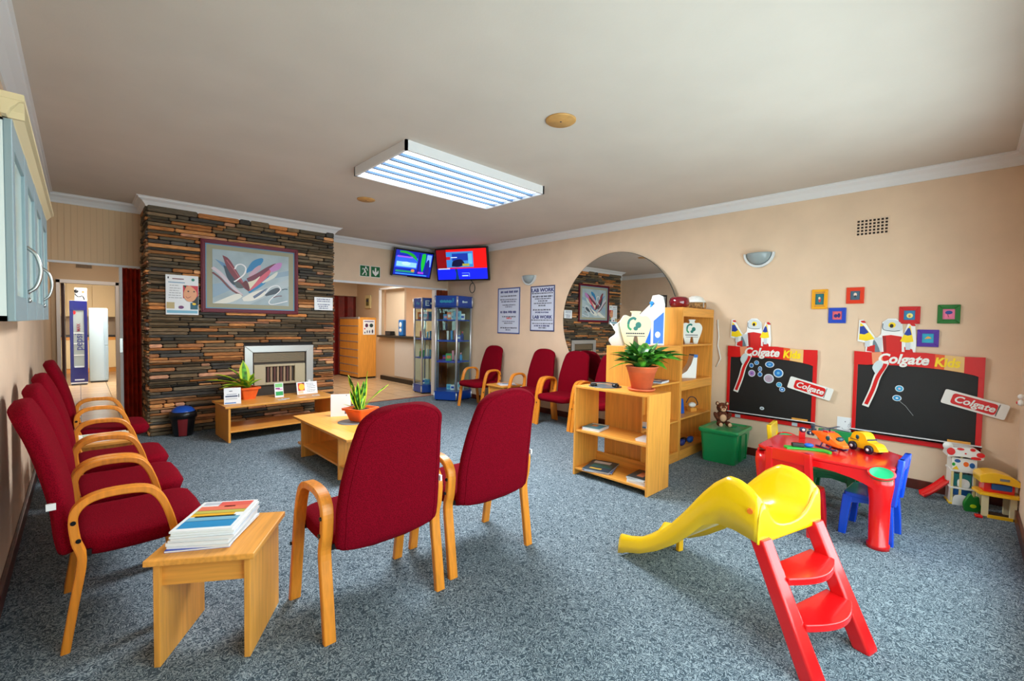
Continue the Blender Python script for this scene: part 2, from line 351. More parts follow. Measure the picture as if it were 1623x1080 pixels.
# the stone chimney breast
def stone_wall():
    mb = MB(); rnd = random.Random(5)
    HX0, HX1, HZ0, HZ1 = 1.57, 2.46, 0.34, 1.06
    dark = [(88, 76, 58), (108, 90, 66), (84, 80, 74), (78, 66, 50), (124, 102, 74), (104, 92, 74), (66, 62, 58), (130, 108, 82)]
    lite = [(206, 142, 84), (190, 122, 66), (176, 116, 72), (214, 158, 108), (204, 148, 116), (160, 104, 56)]
    def stone(a0, a1, z0, z1, d, col, side):
        g = .0035; a0 += g; a1 -= g; z0 += g; z1 -= g; c = min(.012, (z1 - z0) * .35)
        base = [(a0 + c, z0), (a1 - c, z0), (a1, z0 + c), (a1, z1 - c), (a1 - c, z1), (a0 + c, z1), (a0, z1 - c), (a0, z0 + c)]
        cx, cz = (a0 + a1) / 2, (z0 + z1) / 2; i = .006
        ins = [(p[0] + (i if p[0] < cx else -i), p[1] + (i if p[1] < cz else -i)) for p in base]
        f = {0: lambda p, q: (p[0], FY + .03 - q, p[1]), 1: lambda p, q: (FX0 + .03 - q, p[0], p[1]), 2: lambda p, q: (FX1 - .03 + q, p[0], p[1])}[side]
        vs = [f(p, 0) for p in base] + [f(p, d - .006) for p in base] + [f(p, d) for p in ins]
        fs = [(k, (k + 1) % 8, 8 + (k + 1) % 8, 8 + k) for k in range(8)] + [(8 + k, 8 + (k + 1) % 8, 16 + (k + 1) % 8, 16 + k) for k in range(8)] + [tuple(range(16, 24))]
        mb.add(vs, fs, col=col)
    for side, A0, A1 in ((0, FX0, FX1), (1, FY, YB), (2, FY, YB)):
        z = 0.0
        while z < 2.735:
            h = rnd.choice((.026, .032, .038, .042, .048)); 
            if z + h > 2.70: h = 2.74 - z
            a = A0 - rnd.random() * .0
            while a < A1 - .001:
                L = rnd.choice((.12, .2, .28, .36, .45, .6)) * rnd.uniform(.8, 1.2)
                if a + L > A1 - .08: L = A1 - a
                segs = [(a, a + L)]
                if side == 0 and z + h > HZ0 and z < HZ1:
                    segs = []
                    if a < HX0: segs.append((a, min(a + L, HX0)))
                    if a + L > HX1: segs.append((max(a, HX1), a + L))
                for p, q in segs:
                    if q - p > .02:
                        lp = 0.26 + (0.18 if z < 1.15 else 0)
                        c = rnd.choice(lite) if rnd.random() < lp else rnd.choice(dark)
                        k = rnd.uniform(.85, 1.15); stone(p, q, z, z + h, rnd.uniform(.03, .056), rgb([min(255, v * k) for v in c]), side)
                a += L
            z += h
    # core behind, with the hearth hole
    dk = rgb((30, 25, 22))
    mb.box(FX0 + .03, HX0, FY + .03, YB + .02, 0, 2.74, col=dk).box(HX1, FX1 - .03, FY + .03, YB + .02, 0, 2.74, col=dk)
    mb.box(HX0, HX1, FY + .03, YB + .02, HZ1, 2.74, col=dk).box(HX0, HX1, FY + .03, YB + .02, 0, HZ0, col=dk).box(HX0, HX1, FY + .35, YB + .02, HZ0, HZ1, col=dk)
    mb.box(FX0 + .001, FX1 - .001, FY + .001, YB + .02, 2.74, ZC - .001, col=dk)
    return mb
struct('wall_chimney_breast', stone_wall(), M_stone, label='chimney breast of thin slate strips in brown and tan')
# ---- the reception and the office behind wall_back
struct('wall_reception_back', MB().box(2.0, 5.6, 11.8, 11.9, 0, ZC).box(2.0, 5.5, 11.6, 11.7, 2.1, ZC).box(2.0, 4.3, 11.6, 11.7, 0, 2.1), M_wallin)
m = MB().box(2.55, 2.67, YB + .12, 11.6, 0, ZC)
struct('wall_reception_left', m, M_wallin)
m = MB().box(5.4, 5.5, 10.28, 11.85, 0, ZC).box(5.4, 5.5, YB + .12, 8.0, 0, ZC).box(5.4, 5.5, 8.0, 10.28, 2.24, ZC).box(5.4, 5.5, 8.0, 10.28, 0, 1.05)
struct('wall_reception_counter', m, M_wallin)
struct('trim_5', MB().box(5.36, 5.41, 8.0, 10.2, 0, .10), M_black, label='black plinth under the reception counter')
struct('trim_6', MB().box(5.36, 5.41, 8.0, 10.28, 2.22, 2.26).box(5.36, 5.41, 10.25, 10.30, 1.09, 2.26), M_trim, label='white frame of the reception hatch')
pn = MB().box(5.385, 5.402, 8.1, 9.55, .14, 1.02)
struct('trim_7', pn, mat('grey_laminate', (196, 190, 184), .5, var=.04, vscale=60), label='grey laminate front of the reception counter')
struct('wall_office', MB().box(8.6, 8.7, 7.4, 11.7, 0, ZC).box(5.5, 8.7, 11.3, 11.4, 0, ZC).box(5.5, 8.7, 7.47, 7.5, 0, ZC), M_wall)
struct('ceiling_reception', MB().box(-2.5, 9, YB + .12, 17, ZC, ZC + .1), M_ceil)
# ---- the corridor and the kitchen
struct('wall_corridor_left', MB().box(XL - .15, XL, YB + .12, 9.5, 0, ZC), M_wallin)
struct('wall_corridor_right', MB().box(.75, .85, YB + .12, 9.5, 0, ZC), M_wallin)
m = MB().box(XL - .15, -.235, 9.5, 9.62, 0, ZC).box(.445, .95, 9.5, 9.62, 0, ZC).box(-.235, .445, 9.5, 9.62, 1.955, ZC)
struct('wall_corridor_back', m, M_wallin)
struct('trim_8', MB().box(-.245, -.205, 9.46, 9.64, 0, 1.97).box(.415, .455, 9.46, 9.64, 0, 1.97).box(-.245, .455, 9.46, 9.64, 1.925, 1.975), M_trim, label='white frame of the kitchen doorway')
struct('door_3', MB().box(-.20, -.165, 9.64, 10.4, 0.01, 1.93), mat('dark_door_edge', (60, 28, 20), .5), label='kitchen door standing open, seen on its edge')
struct('wall_kitchen', MB().box(-2.4, 2.4, 16.3, 16.4, 0, ZC).box(-2.4, -2.3, 9.62, 16.3, 0, ZC).box(2.3, 2.4, 9.62, 16.3, 0, ZC), M_wallin)
struct('baseboard_kitchen', MB().box(.445, .76, 9.62, 9.64, 0, .09), M_skirt)

# folding doors (concertina) : doors of the room
def folding(name, x0, x1, y, z1, m, edge_m, label, edge_left=True):
    mb = MB(); n = 9; pts = []
    for i in range(n + 1): pts.append((x0 + (x1 - x0) * i / n, y + (.045 if i % 2 else -.045)))
    P = pts + [(p[0], p[1] + .012) for p in reversed(pts)]
    mb.prism(P, .01, z1, 'xy')
    d = struct(name, mb, m, label=label)
    xe = x0 if edge_left else x1
    MB().box(xe - .03, xe, y - .05, y + .06, .005, z1).build('lead_post', edge_m, d, bevel=.003)
    MB().box(xe - .036, xe - .004, y - .075, y - .05, .98, 1.16).build('pull_handle', M_chrome, d, bevel=.003)
    return d
folding('door_1', .385, .575, YB - .01, 2.03, M_maroon, M_trim, 'dark maroon concertina door folded against the stone')
folding('door_2', 4.975, 5.28, YB - .06, 2.06, M_brown, M_trim, 'brown concertina door folded behind the display cabinets')
folding('door_4', 4.31, 5.42, 11.64, 2.09, M_maroon2, M_maroon2, 'dark maroon concertina door at the back of reception')
struct('trim_9', MB().box(FX1 - .005, FX1 + .03, YB - .06, YB + .12, 0, 2.07), M_brown, label='brown jamb post beside the stone')
struct('trim_10', MB().box(FX1 + .03, FX1 + .06, YB - .03, YB + .12, 0, 2.07), M_trim, label='white jamb post beside the stone')

# ================================================================== CHAIRS
def chair():
    root = thing('waiting_chair', 'x', 'chair', group='burgundy waiting room chairs')
    # local: faces +y, rear feet at y=0
    def seatrings():
        R = []; N = 28
        for i in range(19):
            v = i / 18; d = .015 + .50 * v
            e = min(1, (1 - abs(2 * v - 1) ** 7)); e = max(e, .0); q = e ** .28 if e > 0 else 0
            wv = .262 * (.93 + .07 * q) * max(q, .55); th = .052 * max(q, .12)
            zc = .405 - .012 * sin(pi * v) + .008 * v - .03 * max(0, v - .8) * 2
            R.append([(wv * (abs(cos(a)) ** .35) * (1 if cos(a) > 0 else -1), d, zc + th * (abs(sin(a)) ** .6) * (1 if sin(a) > 0 else -1)) for a in [2 * pi * k / N for k in range(N)]])
        return R
    s = MB().loft(seatrings()).build('seat', M_red_f, root)
    path = catmull([(.02, 0, .365), (.0, 0, .47), (-.012, 0, .60), (-.045, 0, .76), (-.085, 0, .90), (-.14, 0, 1.035)], 9)
    vs_ = [i * .86 / 30 for i in range(31)] + [.86 + .14 * sin(pi / 2 * i / 14) for i in range(1, 15)]
    def at_(v): q = v * (len(path) - 1); i = min(int(q), len(path) - 2); return path[i].lerp(path[i + 1], q - i)
    path2 = [at_(v) for v in vs_]
    n = len(path2); W = [(0, .262), (.35, .264), (.5, .256), (.72, .232), (.88, .212), (1, .20)]
    R = []; out = []
    for i in range(n):
        v = vs_[i]; p = path2[i]; a = at_(max(0, v - .03)); b = at_(min(1, v + .03)); t = (b - a).normalized(); nr = Vector((t.z, 0, -t.x))
        top = max(0, (v - .86) / .14); bot = max(0, (.12 - v) / .12)
        k = (1 - min(top, 1) ** 2.3) ** (1 / 2.3); kb = (1 - bot ** 3) ** .5 if bot < 1 else 0
        k = max(k, .12); kb = max(kb, .45)
        wv = inter(v, W) * k * kb; th = .036 * max(min(k * 1.5, 1), .3) * max(kb, .5)
        N = 28; ring = []
        for q in range(N):
            an = 2 * pi * q / N; cx = (abs(cos(an)) ** .4) * (1 if cos(an) > 0 else -1) * wv; cn = (abs(sin(an)) ** .65) * (1 if sin(an) > 0 else -1) * th
            ring.append((cx, p.x + nr.x * cn, p.z + nr.z * cn))
        R.append(ring); out.append((wv * .87, p.x - nr.x * (th * .80), p.z - nr.z * (th * .80)))
    bk = MB().loft(R).build('backrest', M_red_f, root)
    pp = [(x, y, z) for x, y, z in out[2:]] + [(-x, y, z) for x, y, z in reversed(out[2:])]
    MB().tube(pp, .0028, 6).build('piping', M_red_f, bk)
    MB().box(.252, .262, -.05, -.02, .60, .628).build('care_tag', M_paper, root)
    prof = catmull([(.0, 0, 0), (.03, 0, .2), (.055, 0, .375), (.037, 0, .46), (.03, 0, .56), (.055, 0, .612), (.105, 0, .637), (.18, 0, .642), (.26, 0, .632), (.305, 0, .60), (.34, 0, .53), (.37, 0, .41), (.405, 0, .2), (.437, 0, 0)], 5)
    for sx in (-1, 1):
        rings = []
        for i, p in enumerate(prof):
            t = (prof[min(i + 1, len(prof) - 1)] - prof[max(i - 1, 0)]).normalized(); nr = Vector((-t.z, 0, t.x))
            if i in (0, len(prof) - 1): nr = Vector((-1 if i == 0 else 1, 0, 0))
            th = .015; x0, x1 = sx * .29 - .026, sx * .29 + .026; e = .004
            ring = []
            for (xx, k) in ((x0, -1 + .3), (x0, 1 - .3), (x0 + e, 1), (x1 - e, 1), (x1, 1 - .3), (x1, -1 + .3), (x1 - e, -1), (x0 + e, -1)):
                ring.append((xx, p.x + nr.x * th * k, max(0, p.z + nr.z * th * k)))
            rings.append(ring)
        fr = MB(); fr.loft(rings, smooth=False); f = fr.build('arm_frame', beech, root)
        bo = MB()
        for (yy, zz) in ((.03, .545), (.045, .465)):
            bo.cyl((sx * .314, yy, zz), (sx * .322, yy, zz), .009, 10)
        bo.cyl((sx * .314, .405, .30), (sx * .322, .405, .30), .009, 10)
        bo.build('bolts', M_bolt, f)
    MB().box(-.268, .268, .06, .085, .375, .40).build('cross_rail', M_black, root)
    MB().box(-.268, .268, .36, .385, .375, .395).build('cross_rail', M_black, root)
    return root
ch = chair()
spots = [  # x, y (rear line centre), heading (0 = faces +y), label
 (1.055, 1.90, 0, 'burgundy wooden armchair seen from behind beside the near side table with papers'),
 (1.75, 1.93, -2, 'burgundy wooden armchair seen from behind, farther from the near side table, nearer the slide'),
 (-.06, 2.885, -90, 'burgundy armchair by the left wall next to the side table with newspapers'),
 (-.06, 3.53, -90, 'burgundy armchair by the left wall, second from the near side table with newspapers'),
 (-.06, 4.175, -90, 'burgundy armchair by the left wall just before the small table with magazines'),
 (-.06, 5.42, -90, 'burgundy armchair by the left wall beyond the small table, nearest the left doorway'),
 (5.09, 5.78, 90, 'burgundy armchair by the right wall nearest the blue display cabinets'),
 (5.08, 4.60, 90, 'burgundy armchair by the right wall between the two notices and the small magazine table'),
 (5.07, 3.955, 90, 'burgundy armchair under the left edge of the round mirror'),
 (5.06, 3.31, 90, 'burgundy armchair under the round mirror, mostly hidden behind the pine bookcases'),
]
for i, (x, y, a, lb) in enumerate(spots):
    if i == 0: ch.location = (x, y, 0); ch.rotation_euler = (0, 0, radians(a)); ch['label'] = lb
    else: clone(ch, (x, y, 0), radians(a), lb)

# ================================================================== TABLES
def side_table():
    r = thing('side_table', 'x', 'table', group='small pine side tables')
    MB().box(-.2, .2, -.21, .21, .425, .45).build('table_top', wy_, r, bevel=.004)
    for sx in (-1, 1): MB().box(sx * .165 - .012, sx * .165 + .012, -.185, .185, 0, .425).build('leg_panel', wz, r, bevel=.003)
    MB().box(-.153, .153, -.165, -.147, .325, .425).build('apron', wx, r)
    MB().box(-.153, .153, .147, .165, .325, .425).build('apron', wx, r)
    return r
st = side_table()
st.location = (.445, 2.29, 0); st.rotation_euler = (0, 0, radians(-33)); st['label'] = 'small pine side table in front, carrying the pile of newspapers'
st2 = clone(st, (.10, 4.77, 0), radians(-90), 'small pine side table between the left wall armchairs')
st3 = clone(st, (4.87, 5.17, 0), radians(90), 'small pine side table between armchairs on the right wall')
# white + coloured magazines
MAGC = {}
def magazine(w, h, t, cover, label, loc, rz, group, blocks=(), name='magazine'):
    r = thing(name, label, 'magazine', loc, rz, group)
    mb = MB().box(-w / 2, w / 2, -h / 2, h / 2, .0008, t - .0008)
    mb.build('pages', M_paper, r)
    MB().box(-w / 2 - .001, w / 2 + .001, -h / 2 - .001, h / 2 + .001, t - .0008, t).box(-w / 2 - .001, w / 2 + .001, -h / 2 - .001, h / 2 + .001, 0, .0008).box(-w / 2 - .001, -w / 2, -h / 2, h / 2, 0, t).build('cover', mat('cover_%d_%d_%d' % cover, cover, .3), r)
    if blocks:
        pr = MB(); ms = []
        for (x0, x1, y0, y1, c) in blocks:
            m_ = mat('print_%d_%d_%d' % c, c, .35)
            if m_ not in ms: ms.append(m_)
            pr.box(x0 * w / 2, x1 * w / 2, y0 * h / 2, y1 * h / 2, t, t + .0004, ms.index(m_))
        pr.build('cover_print', ms, r)
    return r
rz0 = radians(-33); T0 = Matrix.Translation((.445, 2.29, 0)) @ Matrix.Rotation(rz0, 4, 'Z')
z = .45
labs = ['blue folded newspaper at the very bottom of the near pile', 'white newspaper second from the bottom of the near pile', 'thick white newspaper in the lower half of the near pile', 'white newspaper in the middle of the near pile',
        'white newspaper above the middle of the near pile', 'thin white newspaper under the top two of the near pile', 'white newspaper just under the top colour picture', 'newspaper with red and blue beach picture on top of the near pile']
cov = [(30, 70, 190), (226, 230, 234), (220, 222, 224), (232, 236, 240), (214, 220, 228), (228, 232, 236), (226, 232, 232), (236, 240, 242)]
rnd = random.Random(3)
for i in range(8):
    t = (.008, .008, .014, .008, .009, .007, .009, .008)[i]
    p = T0 @ Vector((-.03 + rnd.uniform(-.008, .008) - (.01 if i == 0 else 0), .01 + rnd.uniform(-.008, .008) + .004 * i, z))
    bl = ()
    if i == 7:
        bl = [(-.88, -.3, .72, .92, (190, 196, 206)), (-.3, .88, .62, .94, (226, 96, 84)), (-.88, .88, .3, .62, (232, 120, 92)), (-.05, .35, .54, .62, (120, 70, 100)), (-.88, .88, .08, .32, (196, 186, 84)), (-.88, .6, -.12, .1, (236, 178, 40)), (-.7, .7, -.18, -.08, (40, 62, 60)),
              (-.88, .88, -.42, -.16, (120, 178, 204)), (-.88, .88, -.86, -.4, (36, 140, 196))]
    magazine(.235, .31, t, cov[i], labs[i], p, rz0 + radians(rnd.uniform(-3, 3) + (4 if i == 0 else 0)), 'newspapers on the near side table', bl, 'newspaper'); z += t
def stack(specs, x, y, z, rz, group, w=.21, h=.29):
    for (lab, c, t, da, bl) in specs:
        magazine(w, h, t, c, lab, (x + rnd.uniform(-.006, .006), y + rnd.uniform(-.006, .006), z), rz + radians(da), group, bl); z += t
B1 = [(-.8, .8, .5, .85, (230, 232, 236)), (-.6, .7, -.5, .3, (24, 100, 110)), (-.5, .2, -.8, -.6, (226, 190, 80))]
stack([('grey magazine under the open one on the left wall side table', (196, 200, 200), .008, 3, ()), ('white magazine in the middle of the left wall side table pile', (226, 228, 226), .009, -6, ()),
       ('white and green magazine on top of the left wall side table', (220, 226, 216), .008, 2, [(-.8, .8, -.8, .1, (120, 150, 110)), (-.8, .8, .3, .8, (90, 110, 120))])], .12, 4.75, .45, radians(-90), 'magazines on the left wall side table')
stack([('white magazine lying under the blue one on the right wall side table', (226, 228, 232), .009, 5, ()), ('pale blue magazine on top of the right wall side table', (206, 216, 230), .008, -8, [(-.6, .6, -.5, .5, (120, 140, 170))])], 4.86, 5.10, .45, radians(60), 'magazines on the right wall side table', .2, .27)
# the coffee table in the middle
def low_table(name, label, loc, rz, w, d, h, shelf_z, back=False):
    r = thing(name, label, 'table', loc, rz)
    MB().box(-w / 2, w / 2, -d / 2, d / 2, h - .024, h).build('table_top', wx if w > d else wy_, r, bevel=.004)
    k = w / 2 - .05 if w > d else w / 2 - .03
    for sx in (-1, 1): MB().box(sx * (w / 2 - .045) - .012, sx * (w / 2 - .045) + .012, -d / 2 + .015, d / 2 - .015, 0, h - .024).build('side_panel', wz, r, bevel=.003)
    MB().box(-w / 2 + .057, w / 2 - .057, -d / 2 + .03, d / 2 - .03, shelf_z - .02, shelf_z).build('shelf', wx if w > d else wy_, r, bevel=.002)
    return r
ct = low_table('coffee_table', 'pine coffee table in the middle of the room with a potted plant on it', (1.93, 4.31, 0), radians(90), 1.32, .64, .40, .13)
# its end panels stand further in than those of the bench
for o in ct.children:
    if o.name.startswith('side_panel'): o.location.x = (-.16 if sum(v.co.x for v in o.data.vertices) > 0 else .16)
bn = low_table('low_bench_table', 'long low pine table against the slate chimney breast', (1.80, 6.14, 0), radians(2), 1.29, .60, .42, .13)
COFZ, BENZ = .40, .42

# ------------------------------------------------------------------ plants
def pot_square(r, w0, w1, h, m, z0=0.006):
    mb = MB(); 
    def sq(w, z, k=.014): return [(x, y, z) for x, y in rrect(-w, w, -w, w, k, 2)]
    mb.loft([sq(w0, z0), sq(w0 + (w1 - w0) * .82, z0 + h * .82), sq(w1 + .012, z0 + h * .84), sq(w1 + .014, z0 + h), sq(w1 - .004, z0 + h), sq(w1 - .012, z0 + h * .85)], smooth=False)
    mb.build('pot', m, r)
    MB().box(-w1 + .02, w1 - .02, -w1 + .02, w1 - .02, z0 + h * .8, z0 + h * .86).build('soil', M_soil, r)
def leaf(mb, base, az, L, w, rise, droop, curl=0.0, edge=True, n=8, mi=0, twist=0):
    d = Vector((cos(az), sin(az), 0)); s = Vector((-sin(az), cos(az), 0)); b = Vector(base)
    def fn(u, v):
        t = u; p = b + d * (L * (cos(rise) * t + droop * t * t * .6)) + Vector((0, 0, 1)) * (L * (sin(rise) * t - droop * t ** 2.2))
        ww = w * (sin(pi * min(1, t * .92 + .08)) ** .7) * (1 - t ** 6); x = (v - .5) * 2
        tw = twist * t; sd = s * cos(tw) + Vector((0, 0, 1)) * sin(tw)
        return p + sd * (x * ww * .5) + Vector((0, 0, 1)) * (abs(x) * ww * .22)
    mb.grid(fn, n, 4, mifn=(lambda i, j: 2 if (edge and j in (0, 3)) else mi))
def snake_leaf(mb, base, az, L, w, lean, bend=0.0, n=9, phase=0):
    d = Vector((cos(az), sin(az), 0)); s = Vector((-sin(az + phase), cos(az + phase), 0)); b = Vector(base)
    def fn(u, v):
        p = b + d * (L * (lean * u + bend * u * u)) + Vector((0, 0, L * (u * (1 - .3 * abs(bend) * u))))
        ww = w * (.6 + .7 * sin(pi * min(1, u * .8 + .1))) * (1 - u ** 5) ; x = (v - .5) * 2; tw = 0.7 * sin(u * 3 + phase)
        sd = s * cos(tw) + d * sin(tw); return p + sd * x * ww * .5 + d * (x * x * .006)
    mb.grid(fn, n, 6, mifn=lambda i, j: 2 if j in (0, 5) else (1 if (i % 2) else 0))
leafm = [M_leaf, M_leaf2, M_leafy]
# plant on the coffee table
DISC = thing('round_mat', 'round grey mat under the square pot on the coffee table', 'mat', (1.95, 4.28, COFZ))
MB().lathe([(.001, 0), (.14, 0), (.14, .005), (.001, .005)], n=32).build('disc', M_grey, DISC)
r = thing('potted_snake_plant', 'upright yellow-edged plant in a square orange pot on the coffee table', 'plant', (2.03, 4.27, COFZ + .005), radians(20))
pot_square(r, .075, .118, .13, M_terra2)
mb = MB(); rn = random.Random(8)
for k in range(9): snake_leaf(mb, (rn.uniform(-.03, .03), rn.uniform(-.03, .03), .10), rn.uniform(0, 6.28), rn.uniform(.20, .32), .05, rn.uniform(.0, .3), rn.uniform(-.1, .2), phase=rn.uniform(0, 3))
snake_leaf(mb, (-.02, -.01, .10), radians(115), .37, .056, .26, .05, phase=1.1)
snake_leaf(mb, (.02, 0, .10), radians(-70), .41, .058, .1, .03, phase=.4)
snake_leaf(mb, (.03, 0, .10), radians(-60), .30, .034, .5, .35, phase=.9)
leaf(mb, (-.03, 0, .11), radians(140), .17, .028, radians(35), .15)
leaf(mb, (.03, 0, .11), radians(-35), .18, .028, radians(60), .1)
mb.build('foliage', leafm, r)
# plant on the bench
r = thing('potted_leafy_plant', 'arching yellow-edged plant in an orange pot on the low table by the slate', 'plant', (1.50, 6.30, BENZ), radians(10))
pot_square(r, .07, .105, .15, M_terra2, 0)
mb = MB()
for a, L, w_, ri, dr in ((165, .42, .06, 45, .25), (185, .46, .055, 30, .2), (150, .36, .06, 65, .2), (120, .34, .07, 78, .1), (95, .36, .075, 82, .05), (70, .30, .07, 75, .1), (200, .38, .05, 20, .22), (215, .30, .05, 50, .3), (45, .24, .05, 55, .2), (10, .22, .06, 68, .1), (-5, .2, .05, 45, .2), (-60, .2, .05, 60, .2), (-120, .24, .05, 40, .2), (-160, .34, .05, 25, .2)):
    leaf(mb, (rn.uniform(-.03, .03), rn.uniform(-.03, .03), .13), radians(a), L * 1.05, w_ * 1.7, radians(ri), dr)
mb.build('foliage', leafm, r)
# lush plant on the low bookcase
LZ = .84
r = thing('potted_peace_lily', 'bushy green plant in a round terracotta pot on the low bookcase', 'plant', (3.545, 2.0, LZ))
MB().lathe([(.001, .002), (.10, .002), (.118, .012), (.118, .022), (.10, .022), (.09, .012), (.001, .012)], n=36).build('saucer', M_terra, r)
MB().lathe([(.001, .012), (.082, .012), (.118, .165), (.121, .165), (.121, .178), (.128, .18), (.131, .205), (.138, .207), (.14, .218), (.126, .218), (.12, .19), (.001, .19)], n=36).build('pot', M_terra, r)
MB().lathe([(.001, .19), (.12, .19), (.12, .196), (.001, .20)], n=24).build('soil', M_soil, r)
mb = MB(); rn = random.Random(21)
for k in range(90):
    az = rn.uniform(0, 2 * pi); ri = radians(rn.uniform(30, 88)); L = rn.uniform(.15, .31) * (1.08 if ri < 1 else .92)
    leaf(mb, (cos(az) * rn.uniform(0, .07), sin(az) * rn.uniform(0, .07), .19 + rn.uniform(0, .06)), az, L, rn.uniform(.075, .115), ri, rn.uniform(.15, .6), edge=False, n=7, mi=rn.choice((0, 0, 1, 1)), twist=rn.uniform(-.6, .6))
for az, L, ri, dr in ((-40, .3, 60, .05), (140, .28, 45, .5), (150, .27, 30, .6), (120, .27, 70, .3), (-20, .26, 35, .3)):
    leaf(mb, (0, 0, .21), radians(az), L, .045, radians(ri), dr, edge=False, n=8, mi=0)
mb.build('foliage', [M_leaf, M_leaf2, M_leafy], r)

# ------------------------------------------------------------------ cards and leaflets on the tables
def stand_card(name, label, cat, loc, rz, w, h, prints, lean=12, group=None, m=None, t=.004):
    r = thing(name, label, cat, loc, rz, group); R = Matrix.Rotation(radians(-lean), 4, 'X')
    MB().box(-w / 2, w / 2, -t, 0, 0, h, T=R).build('panel', m or M_paper, r)
    MB().box(-w / 2 * .6, w / 2 * .6, 0, .06, 0, .003).box(-w / 2 * .3, w / 2 * .3, .055, .058, 0, .03).build('foot', M_white, r)
    if prints:
        mb = MB(); ms = []
        for p in prints:
            m_ = mat('print_%d_%d_%d' % p[-1], p[-1], .5)
            if m_ not in ms: ms.append(m_)
            if len(p) == 5: mb.box(p[0] * w - w / 2, p[1] * w - w / 2, -t - .0006, -t, p[2] * h, p[3] * h, ms.index(m_), T=R)
            else: mb.prism([(a * w - w / 2, b * h) for a, b in p[0]], -t - .0008, -t - .0002, 'xz', ms.index(m_), T=R)
        mb.build('print', ms, r)
    return r
def rows(x0, x1, zs, c, hh=.018, rnd_=random.Random(1)):
    out = []
    for z in zs:
        a = x0 + rnd_.uniform(0, .06); b = x1 - rnd_.uniform(0, .12)
        while a < b: l = rnd_.uniform(.04, .12); out.append((a, min(a + l, b), z, z + hh, c)); a += l + .018
    return out
DK = (60, 66, 84)
stand_card('leaflet_holder', 'clear holder full of white leaflets on the left end of the low table', 'leaflet holder', (1.275, 5.99, BENZ), radians(-8), .17, .19,
           [(.3, .5, .78, .82, DK), (.15, .75, .58, .62, (150, 156, 170)), (.08, .8, .44, .52, (48, 62, 100)), (.1, .78, .28, .38, (206, 210, 214)), (.04, .7, .04, .1, (40, 110, 190)), (.84, .9, .4, .6, (90, 96, 112))], 12)
stand_card('upright_leaflet', 'green and white upright leaflet standing on the low table', 'leaflet', (1.835, 6.17, BENZ), radians(2), .105, .185,
           [(.08, .92, .7, .95, (120, 200, 120)), (.1, .6, .56, .66, (150, 70, 140)), (.35, .9, .5, .58, (220, 150, 200)), (.1, .95, .12, .4, (30, 160, 80))], 10)
stand_card('desk_calendar', 'landscape card with a yellow and red picture standing on the low table', 'calendar', (2.21, 6.24, BENZ), radians(2), .27, .165,
           [(.06, .38, .3, .93, (214, 60, 40)), (ellp(.24, .6, .14, .27), (250, 196, 40)), (.26, .38, .85, .95, (30, 34, 60)), (.06, .3, .06, .28, (250, 204, 170))] + rows(.46, .92, (.83, .72, .6, .46, .3, .18), (110, 120, 134), .035), 14)
for i, (x, y, a, lb) in enumerate(((1.80, 5.96, 10, 'printed card lying flat in front of the green leaflet, left one'), (1.86, 6.01, -6, 'printed card lying flat in front of the green leaflet, right one'), (2.06, 6.0, 2, 'plain pinkish card lying flat in front of the calendar'), (2.25, 6.05, -8, 'grey printed card lying flat on the right part of the low table'))):
    o = MB().box(-.045, .045, -.028, .028, 0, .002).box(-.035, .035, -.004, .006, .002, .0024, 1).box(-.035, .0, -.018, -.012, .002, .0024, 1).build('flat_card', [M_paper, M_navy] if i != 2 else [mat('pink_paper', (236, 206, 200), .6), M_paper], None, (x, y, BENZ), (0, 0, radians(a)))
    tag(o, lb, 'card', 'cards lying on the low table')
stand_card('upright_sign', 'blank white upright sign standing behind the pot on the coffee table', 'sign', (1.98, 4.63, COFZ), radians(-25), .20, .235, [(.76, .8, .92, .96, DK), (.7, .78, .1, .26, (60, 70, 90)), (.78, .9, .1, .14, (60, 70, 90))], 3)

# ------------------------------------------------------------------ waste bin
r = thing('waste_bin', 'small black waste bin with blue swing lid beside the slate wall', 'bin', (.885, 6.60, 0))
MB().lathe([(.001, 0), (.092, 0), (.10, .01), (.128, .25), (.125, .26), (.001, .26)], n=28).build('body', M_black, r)
MB().lathe([(.128, .215), (.142, .22), (.14, .27), (.125, .295), (.001, .295)], n=28).build('lid_ring', M_black, r)
MB().lathe([(.001, .0), (.118, 0), (.112, .02), (.085, .045), (.05, .058), (.001, .06)], n=28, T=Matrix.Translation((0, -.012, .292)) @ Matrix.Rotation(radians(12), 4, 'X')).build('lid', mat('blue_lid', (20, 80, 180), .3), r)
mb = MB(); mb.grid(lambda u, v: (cos(radians(-100 + 28 * (u - .5) * 1.6)) * (.098 + .03 * v) * 1.02, sin(radians(-100 + 28 * (u - .5) * 1.6)) * (.098 + .03 * v) * 1.02, .01 + .21 * v), 6, 8)
mb.build('sticker', mat('bin_sticker', (120, 24, 30), .5), r)

